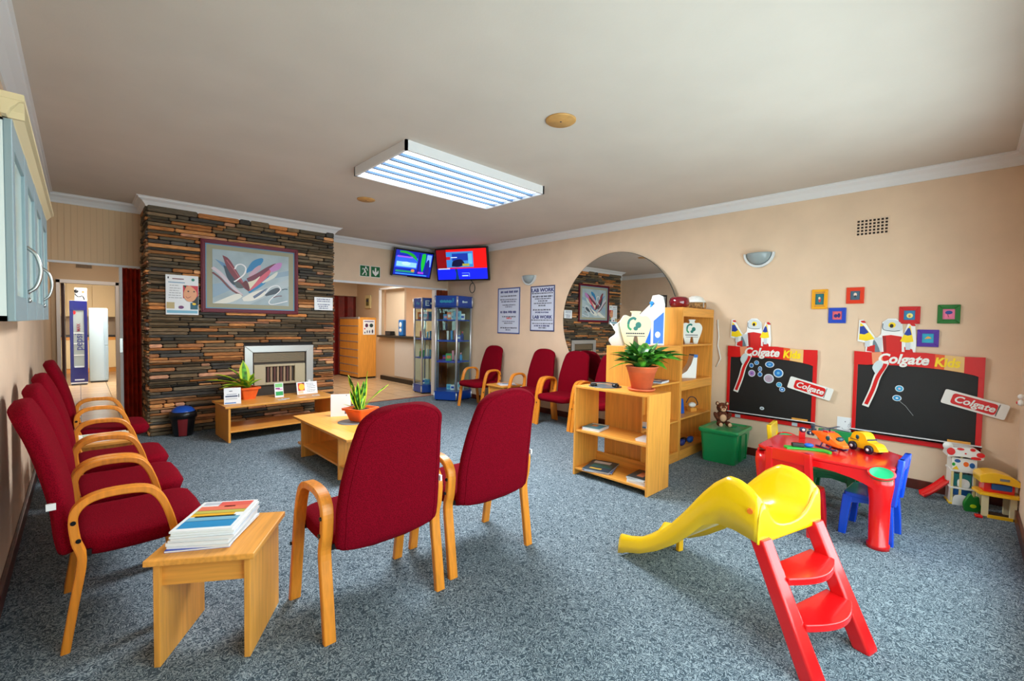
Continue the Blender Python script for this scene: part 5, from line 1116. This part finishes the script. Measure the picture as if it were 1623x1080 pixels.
# toys on the table
r = thing('toy_helicopter', 'orange toy helicopter on the red play table', 'toy', (3.99, .70, TZ), radians(145))
mb = MB(); rg = []
for y, w_, z0, z1 in ((-.15, .012, .085, .10), (-.10, .02, .07, .11), (-.03, .045, .035, .12), (.03, .05, .03, .125), (.07, .048, .03, .10), (.11, .04, .03, .065), (.14, .025, .035, .055)):
    rg.append([(x, y, z) for x, z in rrect(-w_, w_, z0, z1, min(w_, (z1 - z0) / 2) * .5, 2)])
mb.loft(rg, smooth=False).build('body', M_orange, r, bevel=.004)
MB().ell((.046, .035, .085), (.008, .02, .02), 12).ell((-.046, .035, .085), (.008, .02, .02), 12).ell((0, .09, .09), (.03, .02, .018), 12).build('windows', mat('toy_window', (20, 70, 80), .2), r)
MB().box(-.03, .03, -.03, .02, .118, .13).build('hatch', M_pred, r, bevel=.004)
MB().cyl((0, -.0, .12), (0, 0, .15), .006, 8).build('mast', M_dark, r)
rt = MB(); 
for a in (20, 110, 200, 290): rt.box(0, .13, -.010, .010, .148, .152, T=Matrix.Rotation(radians(a), 4, 'Z'))
rt.build('rotor', mat('rotor_blue', (40, 60, 80), .4), r)
MB().box(-.006, .006, -.16, -.14, .06, .15).box(-.03, .03, -.158, -.148, .10, .112).build('tail_rotor', mat('rotor_blue', (40, 60, 80), .4), r)
mb = MB()
for sx in (-1, 1): mb.tube([(sx * .045, -.07, .006), (sx * .045, .08, .006), (sx * .045, .11, .016)], .006, 8).cyl((sx * .045, -.03, .006), (sx * .025, -.03, .045), .005, 6).cyl((sx * .045, .05, .006), (sx * .025, .05, .045), .005, 6)
mb.build('skids', mat('skid_purple', (60, 44, 90), .4), r)
r = thing('toy_car', 'yellow toy car with dark wheels on the red play table', 'toy', (4.10, .50, TZ), radians(145))
prof = C([(-.10, .03), (-.105, .075), (-.09, .085), (-.07, .125), (-.03, .14), (.02, .13), (.05, .085), (.10, .075), (.125, .05), (.12, .025), (-.10, .025)], 3)
MB().prism(prof, -.038, .038, 'yz').build('body', mat('toy_yellow', (246, 190, 20), .3, coat=.3), r, bevel=.006, seg=3)
MB().ell((.04, -.03, .10), (.004, .014, .016), 12).ell((-.04, -.03, .10), (.004, .014, .016), 12).build('windows', mat('toy_window', (20, 70, 80), .2), r)
MB().box(-.0385, .0385, .045, .05, .09, .10).box(.0385, .0392, -.09, -.02, .075, .079).box(-.0392, -.0385, -.09, -.02, .075, .079).build('seam', M_dark, r)
for sx in (-1, 1):
    for y in (-.06, .065):
        w_ = MB().lathe([(.001, -.012), (.026, -.012), (.031, -.008), (.031, .008), (.026, .012), (.001, .012)], n=20, T=Matrix.Translation((sx * .045, y, .031)) @ Matrix.Rotation(pi / 2, 4, 'Y')).build('wheel', mat('tyre_navy', (24, 22, 40), .4), r)
        MB().lathe([(.001, -.014), (.011, -.014), (.011, .014), (.001, .014)], n=14, T=Matrix.Translation((sx * .045, y, .031)) @ Matrix.Rotation(pi / 2, 4, 'Y')).build('hub', M_paper, w_)
r = thing('green_toy_board', 'flat green toy with a black block on the play table by the red chair', 'toy', (3.80, .80, TZ), radians(-62))
MB().prism(C([(-.13, -.02), (-.13, .05), (0, .045), (.10, .035), (.145, -.03), (.12, -.07), (.09, -.03), (0, -.01), (-.13, -.02)]), 0, .014, 'xy').build('board', mat('toy_green', (30, 170, 50), .35), r, bevel=.003)
MB().box(-.09, -.01, .01, .045, .014, .042).build('block', M_black, r, bevel=.005); MB().ell((.02, .03, .03), (.035, .018, .016), 12).build('blue_piece', mat('toy_blue', (20, 90, 190), .4), r)
r = thing('toy_robot', 'small dark blue and white toy standing at the back of the play table', 'toy', (4.20, .92, TZ), radians(-60))
MB().box(-.02, .02, -.015, .015, 0, .06).build('body', M_pred, r, bevel=.004); MB().ell((0, -.01, .07), (.025, .025, .022), 12).ell((.045, -.02, .05), (.02, .02, .018), 12).build('round_parts', mat('toy_navy', (20, 50, 90), .3), r)
MB().ell((0, -.03, .072), (.012, .008, .012), 10).ell((.05, -.036, .052), (.010, .008, .010), 10).build('lenses', M_white, r)
r = thing('orange_toy_truck', 'orange toy lying on the carpet beside the green box', 'toy', (4.78, 1.26, 0), radians(-30))
MB().prism(C([(-.14, .04), (-.10, .09), (0, .12), (.12, .15), (.16, .12), (.06, .06), (-.04, .03), (-.14, .04)]), -.05, .05, 'xz').build('scoop', mat('toy_amber', (244, 150, 24), .35), r, bevel=.005)
MB().box(-.05, .12, -.04, .04, .02, .08).ell((-.07, 0, .035), (.035, .05, .035), 12).ell((.09, 0, .035), (.035, .05, .035), 12).build('chassis', M_black, r)
o = MB().ell((0, 0, .04), (.06, .05, .04), 14).build('blue_toy', mat('toy_navy', (20, 50, 90), .3), None, (5.06, 1.43, 0)); tag(o, 'dark blue rounded toy on the carpet between the green box and the wall', 'toy')

# toy slide, tower and garage in the corner
o = MB().grid(lambda u, v: (u * .17, (v - .5) * .10, .012 + .15 * u ** 1.3 + (.03 if v in (0, 1) else 0)), 10, 6).build('red_chute', M_pred, None, (5.10, .235, 0), (0, 0, radians(-62)), solid=.008); tag(o, 'small red toy chute sloping to the carpet beside the toy tower', 'toy')
r = thing('toy_tower', 'tall white and red toy building with painted windows in the corner', 'toy', (5.17, .01, 0), radians(-78))
w_, d_ = .072, .075; cr = mat('toy_cream', (226, 206, 140), .4)
mb = MB()
for x in (-w_, w_ - .016): mb.box(x, x + .016, -d_, d_, 0, .40)
mb.box(-w_, w_, d_ - .01, d_, 0, .40); mb.build('walls', M_white, r)
for z in (.0, .13, .27): MB().box(-w_ - .008, w_ + .008, -d_ - .006, d_, z, z + .014).build('storey', M_white if z > .2 else M_pyel if z < .1 else M_white, r, bevel=.002)
for x in (-w_, -w_ + .05, w_ - .015): MB().box(x, x + .014, -d_ - .004, -d_ + .008, .014, .40).build('post', cr, r)
MB().box(-.05, .05, -.06, -.05, .15, .25).build('teal_window', mat('toy_teal', (20, 120, 120), .4), r); MB().box(-.05, .05, -.06, -.05, .075, .128).build('blue_window', mat('toy_mid_blue', (20, 90, 160), .4), r)
MB().prism(C([(-.03, .15), (-.03, .20), (0, .215), (.035, .2), (.035, .15), (-.03, .15)]), -.072, -.062, 'xz').prism(C([(-.06, .0), (-.05, .07), (0, .085), (.06, .06), (.05, .0), (-.06, .0)]), -d_ - .012, -d_ - .006, 'xz').build('white_figures', M_white, r)
rf = MB().prism(C([(-w_ - .03, .39), (-w_ - .01, .46), (-.04, .47), (.04, .475), (w_ + .01, .455), (w_ + .035, .40), (w_, .385), (0, .40), (-w_ - .03, .39)]), -d_ - .03, d_, 'xz').build('roof', M_white, r, bevel=.006)
sp = MB()
for x, z, a, b in ((-.085, .435, .025, .03), (-.03, .462, .022, .01), (.04, .465, .016, .012), (.085, .43, .024, .02), (.06, .40, .03, .012), (0, .43, .006, .006)): sp.prism(ellp(x, z, a, b, 14), -d_ - .033, -d_ - .029, 'xz')
sp.build('red_spots', M_pred, rf)
sg = MB().box(-w_, w_, -d_ - .01, -d_ - .004, .285, .385).build('picture_panel', M_white, r)
pm = [mat('toy_mid_blue', (20, 90, 160), .4), M_pyel, M_orange, mat('toy_green', (30, 170, 50), .35)]
MB().prism(ellp(-.04, .36, .018, .014, 12), -d_ - .012, -d_ - .0095, 'xz', 0).prism(ellp(.045, .335, .016, .022, 12), -d_ - .012, -d_ - .0095, 'xz', 0).prism([(-.07, .29), (-.03, .29), (-.045, .32)], -d_ - .012, -d_ - .0095, 'xz', 1).prism(ellp(.01, .34, .016, .02, 12), -d_ - .012, -d_ - .0095, 'xz', 2).prism(ellp(-.062, .33, .01, .014, 10), -d_ - .012, -d_ - .0095, 'xz', 3).build('painted_motifs', pm, sg)
MB().lathe([(.001, -.005), (.032, -.005), (.032, .005), (.001, .005)], n=24, T=Matrix.Translation((-w_ - .03, -d_ - .02, .475)) @ Matrix.Rotation(pi / 2, 4, 'X')).build('round_sign', M_white, r)
r = thing('green_toy_tree', 'green toy bush with a lime spot between the toy tower and garage', 'toy', (4.99, -.065, 0), radians(-60))
MB().prism(C([(-.05, 0), (-.06, .06), (-.04, .11), (-.02, .14), (0, .11), (.03, .12), (.04, .06), (.08, .03), (.07, .0), (-.05, 0)]), -.012, .012, 'xz').build('bush', mat('bush_green', (20, 120, 40), .4), r, bevel=.003)
MB().prism(ellp(-.005, .045, .02, .014, 14), -.015, -.011, 'xz').build('spot', mat('lime', (190, 210, 30), .4), r)
r = thing('toy_garage', 'yellow roofed two storey toy garage in the corner', 'toy', (5.00, -.185, 0), radians(-76))
gw, gd = .092, .07
for x, y in ((-gw, -gd), (gw - .035, -gd), (-gw, gd - .02), (gw - .035, gd - .02)): MB().box(x, x + .035, y, y + .02, 0, .17).build('pillar', M_cream, r)
MB().box(-gw, gw, -gd, gd, 0, .008).build('base', mat('toy_dark_brown', (60, 40, 30), .6), r); MB().box(-gw + .03, gw - .02, -gd - .01, -gd + .006, 0, .022).build('ramp', mat('toy_yellow', (246, 190, 20), .3, coat=.3), r)
MB().prism(C([(-gw - .02, -gd - .015), (0, -gd - .035), (gw + .02, -gd - .015), (gw + .02, gd), (-gw - .02, gd), (-gw - .02, -gd - .015)], 3), .17, .19, 'xy').build('middle_floor', mat('toy_yellow', (246, 190, 20), .3, coat=.3), r, bevel=.003)
MB().box(-gw + .01, gw - .01, -gd + .02, gd - .01, .19, .27).build('upper_walls', M_pred, r, bevel=.003)
MB().box(-.045, .065, -gd + .005, -gd + .02, .215, .26).build('blue_window', mat('toy_mid_blue', (20, 90, 160), .3), r, bevel=.006)
MB().prism(C([(-gw - .02, .265), (-gw - .02, .32), (-gw * .6, .345), (0, .345), (gw * .8, .32), (gw + .02, .275), (gw, .262), (0, .272), (-gw - .02, .265)], 4), -gd - .02, gd, 'xz').build('roof', mat('toy_yellow', (246, 190, 20), .3, coat=.3), r, bevel=.008)
MB().box(-.01, .04, -gd - .024, -gd - .018, .295, .312).build('badge', M_grey, r)
MB().box(-gw - .045, -gw - .005, -gd - .05, -gd - .01, 0, .02).build('red_foot', M_pred, r, bevel=.004)
r = thing('wall_hook', 'white ribbon-like holder fixed on the wall beside the corner', 'hook', (4.93, YF, .90), radians(180))
MB().ell((0, -.02, .035), (.02, .02, .02), 12).ell((0, -.02, -.01), (.024, .02, .024), 12).build('holder', M_white, r); MB().ell((0, -.04, -.01), (.01, .006, .01), 10).build('centre', M_pred, r)

# ================================================================== DISPLAY CABINETS
M_cblue = mat('display_blue', (10, 66, 158), .35, coat=.3)
def display(label, cx, cy, a0, R, goods, seed, letters):
    r = thing('display_cabinet', label, 'display cabinet', (cx, cy, 0), 0, 'blue glazed display cabinets')
    V = [(R * cos(radians(a0 + 72 * k)), R * sin(radians(a0 + 72 * k))) for k in range(5)]
    def ring(s): return [(x * s, y * s) for x, y in V]
    MB().prism(ring(1.06), .02, .16, 'xy').prism(ring(1.08), .16, .175, 'xy').build('plinth', M_cblue, r, bevel=.004)
    ft = MB()
    for x, y in V: ft.cyl((x * .9, y * .9, 0), (x * .9, y * .9, .02), .02, 10)
    ft.build('feet', M_black, r)
    MB().prism(ring(1.06), 1.72, 1.90, 'xy').prism(ring(1.08), 1.70, 1.715, 'xy').prism(ring(1.08), 1.895, 1.91, 'xy').build('header', M_cblue, r, bevel=.003)
    for k, (x, y) in enumerate(V): MB().cyl((x, y, .17), (x, y, 1.71), .020, 10).cyl((x * 1.07, y * 1.07, 1.72), (x * 1.07, y * 1.07, 1.895), .018, 10).cyl((x * 1.07, y * 1.07, .03), (x * 1.07, y * 1.07, .155), .014, 10).build('post', M_alu, r)
    for z in (.72, 1.10, 1.48): MB().prism(ring(.93), z - .022, z, 'xy').build('shelf', mat('shelf_blue', (16, 78, 190), .35), r)
    for k in range(5):
        a, b = Vector(V[k]), Vector(V[(k + 1) % 5]); ang = atan2((b - a).y, (b - a).x); mid = (a + b) / 2; L = (b - a).length / 2 - .022
        MB().box(-L, L, -.002, .002, .18, 1.70, T=Matrix.Translation((mid.x, mid.y, 0)) @ Matrix.Rotation(ang, 4, 'Z')).build('glass_pane', M_glass, r)
    for (k, xs, c) in letters:
        a, b = Vector(V[k]) * 1.06, Vector(V[(k + 1) % 5]) * 1.06; mid = (a + b) / 2; n = mid.normalized(); ang = atan2(n.y, n.x) + pi / 2
        T = Matrix.Translation((mid.x, mid.y, 1.805)) @ Matrix.Rotation(ang, 4, 'Z'); mb = MB()
        for (x0, x1, z0, z1) in xs: mb.box(x0, x1, -.003, 0, z0, z1, T=T)
        mb.build('header_marks', c, r)
    return r
d2r = 180 / pi
cB = (4.99, 6.74); aB = -127.0
pale = mat('header_pale', (190, 226, 232), .4, emit=.0); teal = mat('header_teal', (50, 160, 190), .4)
display('blue glazed display cabinet in the corner beside the armchair', cB[0], cB[1], aB + 14, .345, None, 1, [(4, [(-.12 + .026 * i, -.10 + .026 * i, -.02 - .006 * (i % 3 == 1), .018 + .008 * (i % 2)) for i in range(9)] + [(.125, .135, -.02, .06), (.142, .15, 0, .06)], teal), (0, [(-.07, -.03, -.02, .02), (-.015, .01, -.015, .01), (.02, .045, -.015, .012), (.055, .07, -.012, .015)], pale)])
cA = (5.10, 7.72)
display('blue glazed display cabinet behind the concertina door edge', cA[0], cA[1], aB - 28 + 8, .265, None, 2, [(0, [(-.10, -.082, -.05, .055), (-.082, -.02, .035, .055), (-.082, -.03, -.005, .012), (-.082, -.02, -.05, -.032), (.0, .03, -.02, .015), (.04, .09, -.02, .0)], pale), (4, [(-.05, -.02, -.02, .03), (.02, .05, -.03, .01)], teal)])
GOODC = [(236, 238, 240), (60, 150, 210), (226, 110, 90), (30, 80, 190), (240, 160, 180), (60, 160, 90), (220, 226, 232), (20, 60, 140), (236, 120, 60), (120, 190, 220), (200, 60, 90)]
CN = ['white', 'sky blue', 'coral', 'strong blue', 'pink', 'green', 'pale grey', 'navy', 'orange', 'light blue', 'crimson']
rn = random.Random(4)
def good(cx, cy, z, dx, dy, kind, ci, lab, grp):
    c = mat('pack_%d' % ci, GOODC[ci], .4); m2 = mat('pack_%d' % ((ci + 3) % 11), GOODC[(ci + 3) % 11], .4)
    if kind == 'box':
        w, h = rn.uniform(.035, .055), rn.uniform(.09, .14); o = MB().box(-w, w, -.02, .02, 0, h).box(-w * .7, w * .7, -.0206, -.02, h * .3, h * .7, 1).build('product_box', [c, m2], None, (cx + dx, cy + dy, z), (0, 0, radians(-42 + rn.uniform(-15, 15))), bevel=.0015)
    elif kind == 'bottle':
        h = rn.uniform(.13, .18); o = MB().lathe([(.001, 0), (.024, 0), (.026, .01), (.026, h * .62), (.012, h * .75), (.012, h * .8)], n=14).lathe([(.001, h * .8), (.014, h * .8), (.014, h), (.001, h)], n=12, mi=1).build('product_bottle', [c, m2], None, (cx + dx, cy + dy, z))
    elif kind == 'tube':
        h = rn.uniform(.12, .2); o = MB().loft([[(a * .022, b * .006, h) for a, b in ellp(0, 0, 1, 1, 12)], [(a * .018, b * .018, .02) for a, b in ellp(0, 0, 1, 1, 12)], [(a * .012, b * .012, 0) for a, b in ellp(0, 0, 1, 1, 12)]]).build('product_tube', [c], None, (cx + dx, cy + dy, z), (0, 0, radians(-42)))
    elif kind == 'card':
        w, h = rn.uniform(.06, .085), rn.uniform(.12, .17); o = MB().box(-w, w, -.004, .004, 0, h).box(-w * .6, w * .6, -.0048, -.004, h * .35, h * .75, 1).box(-w * .5, w * .5, 0, .04, 0, .004).build('product_card', [c, m2], None, (cx + dx, cy + dy, z), (0, 0, radians(-40 + rn.uniform(-10, 10))))
    tag(o, lab, 'product', grp); return o
u = (cos(radians(-45)), sin(radians(-45)))  # screen-right direction in the cabinets
SH = ['bottom', 'lower', 'middle', 'upper']; PL = ['left end', 'left of centre', 'centre', 'right of centre', 'right end']
plans = {('corner', cB): [(.175, [(-.05, 'box', 9), (.03, 'box', 0), (.11, 'box', 1), (.17, 'card', 6)]), (.72, [(-.13, 'box', 7), (-.05, 'box', 5), (.02, 'tube', 4), (.08, 'bottle', 0), (.17, 'bottle', 1)]), (1.10, [(-.08, 'tube', 0), (0, 'tube', 1), (.06, 'tube', 4), (.12, 'box', 3), (.19, 'bottle', 7)]), (1.48, [(-.12, 'box', 1), (-.05, 'box', 8), (.02, 'box', 6), (.1, 'card', 9), (.19, 'box', 0)])],
         ('other', cA): [(.175, [(-.08, 'box', 0), (.02, 'box', 9)]), (.72, [(-.2, 'bottle', 5), (-.1, 'tube', 5), (0, 'tube', 0), (.1, 'tube', 9)]), (1.10, [(-.2, 'tube', 10), (-.1, 'tube', 6), (0, 'tube', 9), (.1, 'tube', 1)]), (1.48, [(-.2, 'card', 8), (-.06, 'card', 4), (.06, 'card', 9)])]}
for (nm, c_), lv in plans.items():
    for li, (z, L) in enumerate(lv):
        for k, (o_, kind, ci) in enumerate(L):
            if nm == 'other': o_ = o_ * .7
            kk = ['a narrow tube', 'a bottle', 'a pack', 'a card']['tube bottle box card'.split().index(kind)]
            good(c_[0] + u[0] * o_, c_[1] + u[1] * o_, z, -.04 * (k % 2), -.04 * (k % 2), kind, ci, '%s %s, %s of the %s shelf in the %s display cabinet' % (CN[ci], kk[2:].replace('narrow ', 'narrow '), PL[min(k + (1 if len(L) < 4 else 0), 4)] if len(L) < 6 else PL[k % 5], SH[li], 'corner' if nm == 'corner' else 'half-hidden'), 'goods in the ' + nm + ' display cabinet')

# ================================================================== RECEPTION BEYOND
r = thing('slatwall_unit', 'pine slatted display unit with metal strips in the reception', 'display unit', (5.16, 11.05, 0))
MB().box(-.24, .235, -.55, .53, .04, 1.53).build('body', wz, r, bevel=.003); MB().box(-.22, .22, -.53, .5, 0, .04).build('plinth', M_black, r)
mb = MB()
for k in range(8): z = .12 + k * .197; mb.box(-.246, -.238, -.55, .53, z, z + .022)
mb.build('metal_strips', M_alu, r); MB().box(-.245, -.2, -.555, .53, 1.49, 1.535).build('top_rail', M_alu, r)
r2 = poster('poster_sheet', 'white poster with coloured dots on the end of the slatted unit', 'poster', (5.20, 10.498, 1.285), 0, .31, .37, [(.1, .9, .86, .92, (90, 70, 130)), (ellp(.3, .62, .13, .13), (80, 30, 70)), (ellp(.7, .62, .16, .13), (30, 60, 60)), (ellp(.14, .4, .06, .05), (200, 40, 70)), (ellp(.35, .2, .05, .1), (90, 100, 120)), (ellp(.55, .2, .05, .1), (70, 90, 130)), (ellp(.8, .22, .07, .13), (50, 50, 80)), (ellp(.15, .14, .05, .06), (60, 70, 90))])
r = thing('reception_counter', 'black topped counter in the reception hatch', 'counter', (0, 0, 0)); MB().box(5.3, 5.62, 8.0, 10.28, 1.05, 1.10).build('counter_top', mat('dark_stone_top', (34, 38, 36), .3), r, bevel=.004)
r = thing('wall_panel', 'beige wall panel with a small grey screen in the reception', 'control panel', (5.398, 10.92, 1.94), radians(-90)); MB().box(-.15, .15, -.03, 0, -.17, .17).build('case', mat('panel_beige', (206, 190, 140), .5), r, bevel=.006); MB().box(-.08, .07, -.034, -.029, -.1, .09).box(-.06, .05, -.036, -.033, .0, .06, 1).build('screen', [mat('panel_olive', (96, 92, 50), .5), M_dark], r)
r = thing('hanging_sign', 'small grey sign over the reception hatch', 'sign', (5.395, 9.23, 2.30), radians(-90)); MB().box(-.3, .3, -.02, 0, -.075, .075).build('plate', mat('sign_grey', (156, 176, 184), .4), r, bevel=.003); frame(MB(), .3, .075, .012, -.026, -.015).build('frame', M_grey, r)
notice_text(.6, .05, 0, r, 5, 9, M_navy, -.021, .05, .62)
poster('counter_notice', 'white printed sheets on the wall beside the reception hatch', 'notice', (5.56, 9.98, 1.42), radians(-90), .24, .5, rows(.1, .9, (.9, .8, .55, .45, .3, .2), (120, 124, 130), .02) + [(.1, .6, .86, .9, DK), (.2, .8, .68, .72, (140, 150, 170))])
poster('red_poster', 'narrow dark red poster high beside the reception hatch', 'poster', (5.56, 9.98, 1.95), radians(-90), .2, .34, [(.1, .9, .2, .9, (150, 40, 30)), (.2, .7, .1, .35, (60, 80, 110)), (.3, .6, .5, .7, (226, 190, 150))], m=mat('poster_dark', (60, 30, 34), .5))
struct('trim_11', MB().box(5.55, 5.60, 9.40, 10.28, 1.1, 2.24), mat('cream_partition', (222, 204, 180), .7), label='cream partition behind the reception hatch')
r = thing('payment_terminal', 'blue and white device standing on the reception counter', 'device', (5.48, 9.37, 1.10), radians(-90)); MB().box(-.10, .10, -.05, .05, .0, .38).build('case', mat('device_blue', (16, 110, 190), .35), r, bevel=.02); MB().ell((0, -.045, .26), (.06, .02, .07), 14).ell((0, -.045, .13), (.06, .02, .05), 14).build('white_parts', M_white, r); 
o = MB().box(-.13, .13, -.06, .06, 0, .10).build('black_box', M_black, None, (5.46, 9.92, 1.10), (0, 0, radians(-90)), bevel=.004); tag(o, 'black box standing on the reception counter', 'box')
r = thing('office_chair', 'tall dark office chair with a red panel behind the counter', 'chair', (6.3, 8.9, 0), radians(60)); MB().prism(C([(-.2, .95), (-.24, 1.3), (-.16, 1.66), (0, 1.72), (.16, 1.66), (.24, 1.3), (.2, .95), (-.2, .95)]), -.04, .04, 'xz').build('backrest', M_black, r, bevel=.01); MB().prism(C([(-.13, 1.1), (-.15, 1.35), (-.08, 1.58), (.08, 1.58), (.15, 1.35), (.13, 1.1), (-.13, 1.1)]), .04, .052, 'xz').prism(C([(-.13, 1.1), (-.15, 1.35), (-.08, 1.58), (.08, 1.58), (.15, 1.35), (.13, 1.1), (-.13, 1.1)]), -.052, -.04, 'xz').build('red_panel', mat('office_red', (160, 20, 30), .6), r)
MB().box(-.24, .24, -.24, .24, .86, .95).build('seat', M_black, r, bevel=.02); MB().cyl((0, 0, .06), (0, 0, .86), .03, 12).build('column', M_chrome, r)
mb = MB()
for k in range(5): a = 2 * pi * k / 5; mb.cyl((0, 0, .07), (.28 * cos(a), .28 * sin(a), .03), .02, 8)
mb.build('star_base', M_black, r)
for i, (y, z, lb) in enumerate(((10.0, 2.12, 'left'), (9.72, 2.10, 'right'))):
    o = MB().lathe([(.001, 0), (.09, 0), (.09, .02), (.055, .024), (.05, .012), (.001, .012)], n=24, T=Matrix.Rotation(-pi / 2, 4, 'Y')).build('round_ornament', mat('ornament_peach', (226, 130, 96), .5), None, (8.6, 13.35 - 4.0 + i * -.35, 2.42), None); tag(o, lb + ' one of two round peach ornaments on the office wall', 'ornament', 'round ornaments in the office')
o = MB().lathe([(.001, 0), (.08, 0), (.08, .03), (.001, .03)], n=24, T=Matrix.Rotation(pi / 2, 4, 'X')).build('wall_clock', M_black, None, (8.2, 11.3, 1.95)); tag(o, 'small round black clock on the office wall', 'clock')

# ================================================================== KITCHEN BEYOND
r = thing('display_fridge', 'tall dark blue drinks fridge with a glass door in the kitchen', 'fridge', (-.015, 13.2, 0))
nb = mat('fridge_navy', (16, 20, 96), .25, coat=.4)
MB().box(-.13, .13, -.28, .3, .03, 1.76).build('cabinet', M_white, r); MB().box(-.12, .12, -.27, .28, 0, .03).build('feet', M_black, r)
d = MB().box(-.132, .132, -.31, -.28, .06, .38).box(-.132, .132, -.31, -.28, 1.56, 1.755).box(-.132, -.08, -.31, -.28, .38, 1.56).box(.08, .132, -.31, -.28, .38, 1.56).build('door', nb, r, bevel=.004)
MB().box(-.08, .08, -.295, -.29, .38, 1.56).build('door_glass', mat('fridge_glass', (150, 160, 158), .15), d); 
mb = MB()
for z in (.62, .86, 1.08): mb.box(-.078, .078, -.302, -.296, z, z + .012)
mb.build('shelf_edges', M_white, d); MB().box(-.07, .075, -.315, -.309, .10, .125).box(-.07, .075, -.315, -.309, .37, .40).build('handle_strip', M_alu, d)
t_ = text('pepsi', .17, M_navy, d, 'vertical_lettering', (0, -.303, .90), rot=(pi / 2, 0, 0), ext=.0008, bold=.001); t_.rotation_euler = (Matrix.Rotation(-pi / 2, 3, 'Y') @ Matrix.Rotation(pi / 2, 3, 'X')).to_euler()
t_ = text('MAX', .075, mat('dark_red_ink', (130, 30, 50), .5), d, 'vertical_lettering', (0, -.303, 1.20), rot=(pi / 2, 0, 0), ext=.0008, bold=.002); t_.rotation_euler = (Matrix.Rotation(-pi / 2, 3, 'Y') @ Matrix.Rotation(pi / 2, 3, 'X')).to_euler()
MB().prism(ellp(-.06, 1.51, .018, .04, 12), -.303, -.296, 'xz').build('red_mark', M_pred, d)
r = thing('tall_fridge', 'plain pale silver fridge right of the blue one in the kitchen', 'fridge', (.30, 13.5, 0))
MB().box(-.155, .145, -.26, .3, .03, 1.62).build('cabinet', mat('silver_fridge', (176, 194, 202), .35, .2), r, bevel=.01); MB().box(.085, .15, -.29, -.26, .05, .80).box(.085, .15, -.29, -.26, .81, 1.60).build('door', mat('silver_fridge_door', (160, 180, 190), .3, .3), r, bevel=.012); MB().box(-.14, .13, -.24, .28, 0, .03).build('feet', M_black, r)
r = thing('top_appliance', 'white and black appliance standing on the blue fridge', 'appliance', (.02, 13.1, 1.76)); MB().box(-.09, .10, -.05, .12, .0, .27).build('case', M_white, r, bevel=.01); MB().ell((-.06, -.06, .2), (.035, .02, .04), 12).tube(catmull([(-.08, -.07, .14), (-.03, -.08, .08), (.03, -.08, .1), (.06, -.07, .02)], 4), .014, 6).build('black_cord', M_black, r); MB().prism(ellp(.04, .19, .025, .025, 14), -.056, -.05, 'xz').build('knob', mat('brown_knob', (120, 90, 50), .5), r)
r = thing('kitchen_cupboards', 'cream kitchen wall cupboards beyond the fridges', 'cupboard', (0, 0, 0)); MB().box(-1.2, .71, 15.9, 16.29, 1.44, 2.34).build('body', mat('kitchen_cream', (240, 214, 160), .5), r); 
for k in range(4): MB().box(.705 - .47 * (k + 1) + .01, .705 - .47 * k, 15.88, 15.9, 1.45, 2.33).build('door', mat('kitchen_cream', (240, 214, 160), .5), r, bevel=.004)
r = thing('kitchen_base_unit', 'cream kitchen base unit with a dark worktop', 'cupboard', (0, 0, 0)); MB().box(-1.2, .70, 15.7, 16.28, .12, .92).build('body', mat('kitchen_cream', (240, 214, 160), .5), r); MB().box(-1.2, .71, 15.74, 16.29, 0, .12).build('plinth', wx, r); MB().box(-1.22, .70, 15.66, 16.28, .92, .96).build('worktop', M_black, r); MB().box(-1.2, .71, 15.68, 15.7, .84, .92).build('wood_edge', wx, r)
struct('trim_12', MB().box(.71, 1.6, 15.6, 16.3, 0, ZC), M_wallin, label='kitchen wall return right of the cupboards')
r = thing('corridor_vent', 'small dark wall vent above the kitchen doorway', 'vent', (.06, 9.498, 2.20)); MB().box(-.09, .09, -.01, 0, -.035, .035).build('plate', mat('vent_beige', (150, 130, 106), .6), r)
mb = MB()
for i in range(10):
    for j in range(3): mb.box(-.082 + i * .0168, -.082 + i * .0168 + .01, -.012, -.009, -.028 + j * .02, -.028 + j * .02 + .013)
mb.build('holes', mat('vent_dark', (40, 24, 20), .9), r)
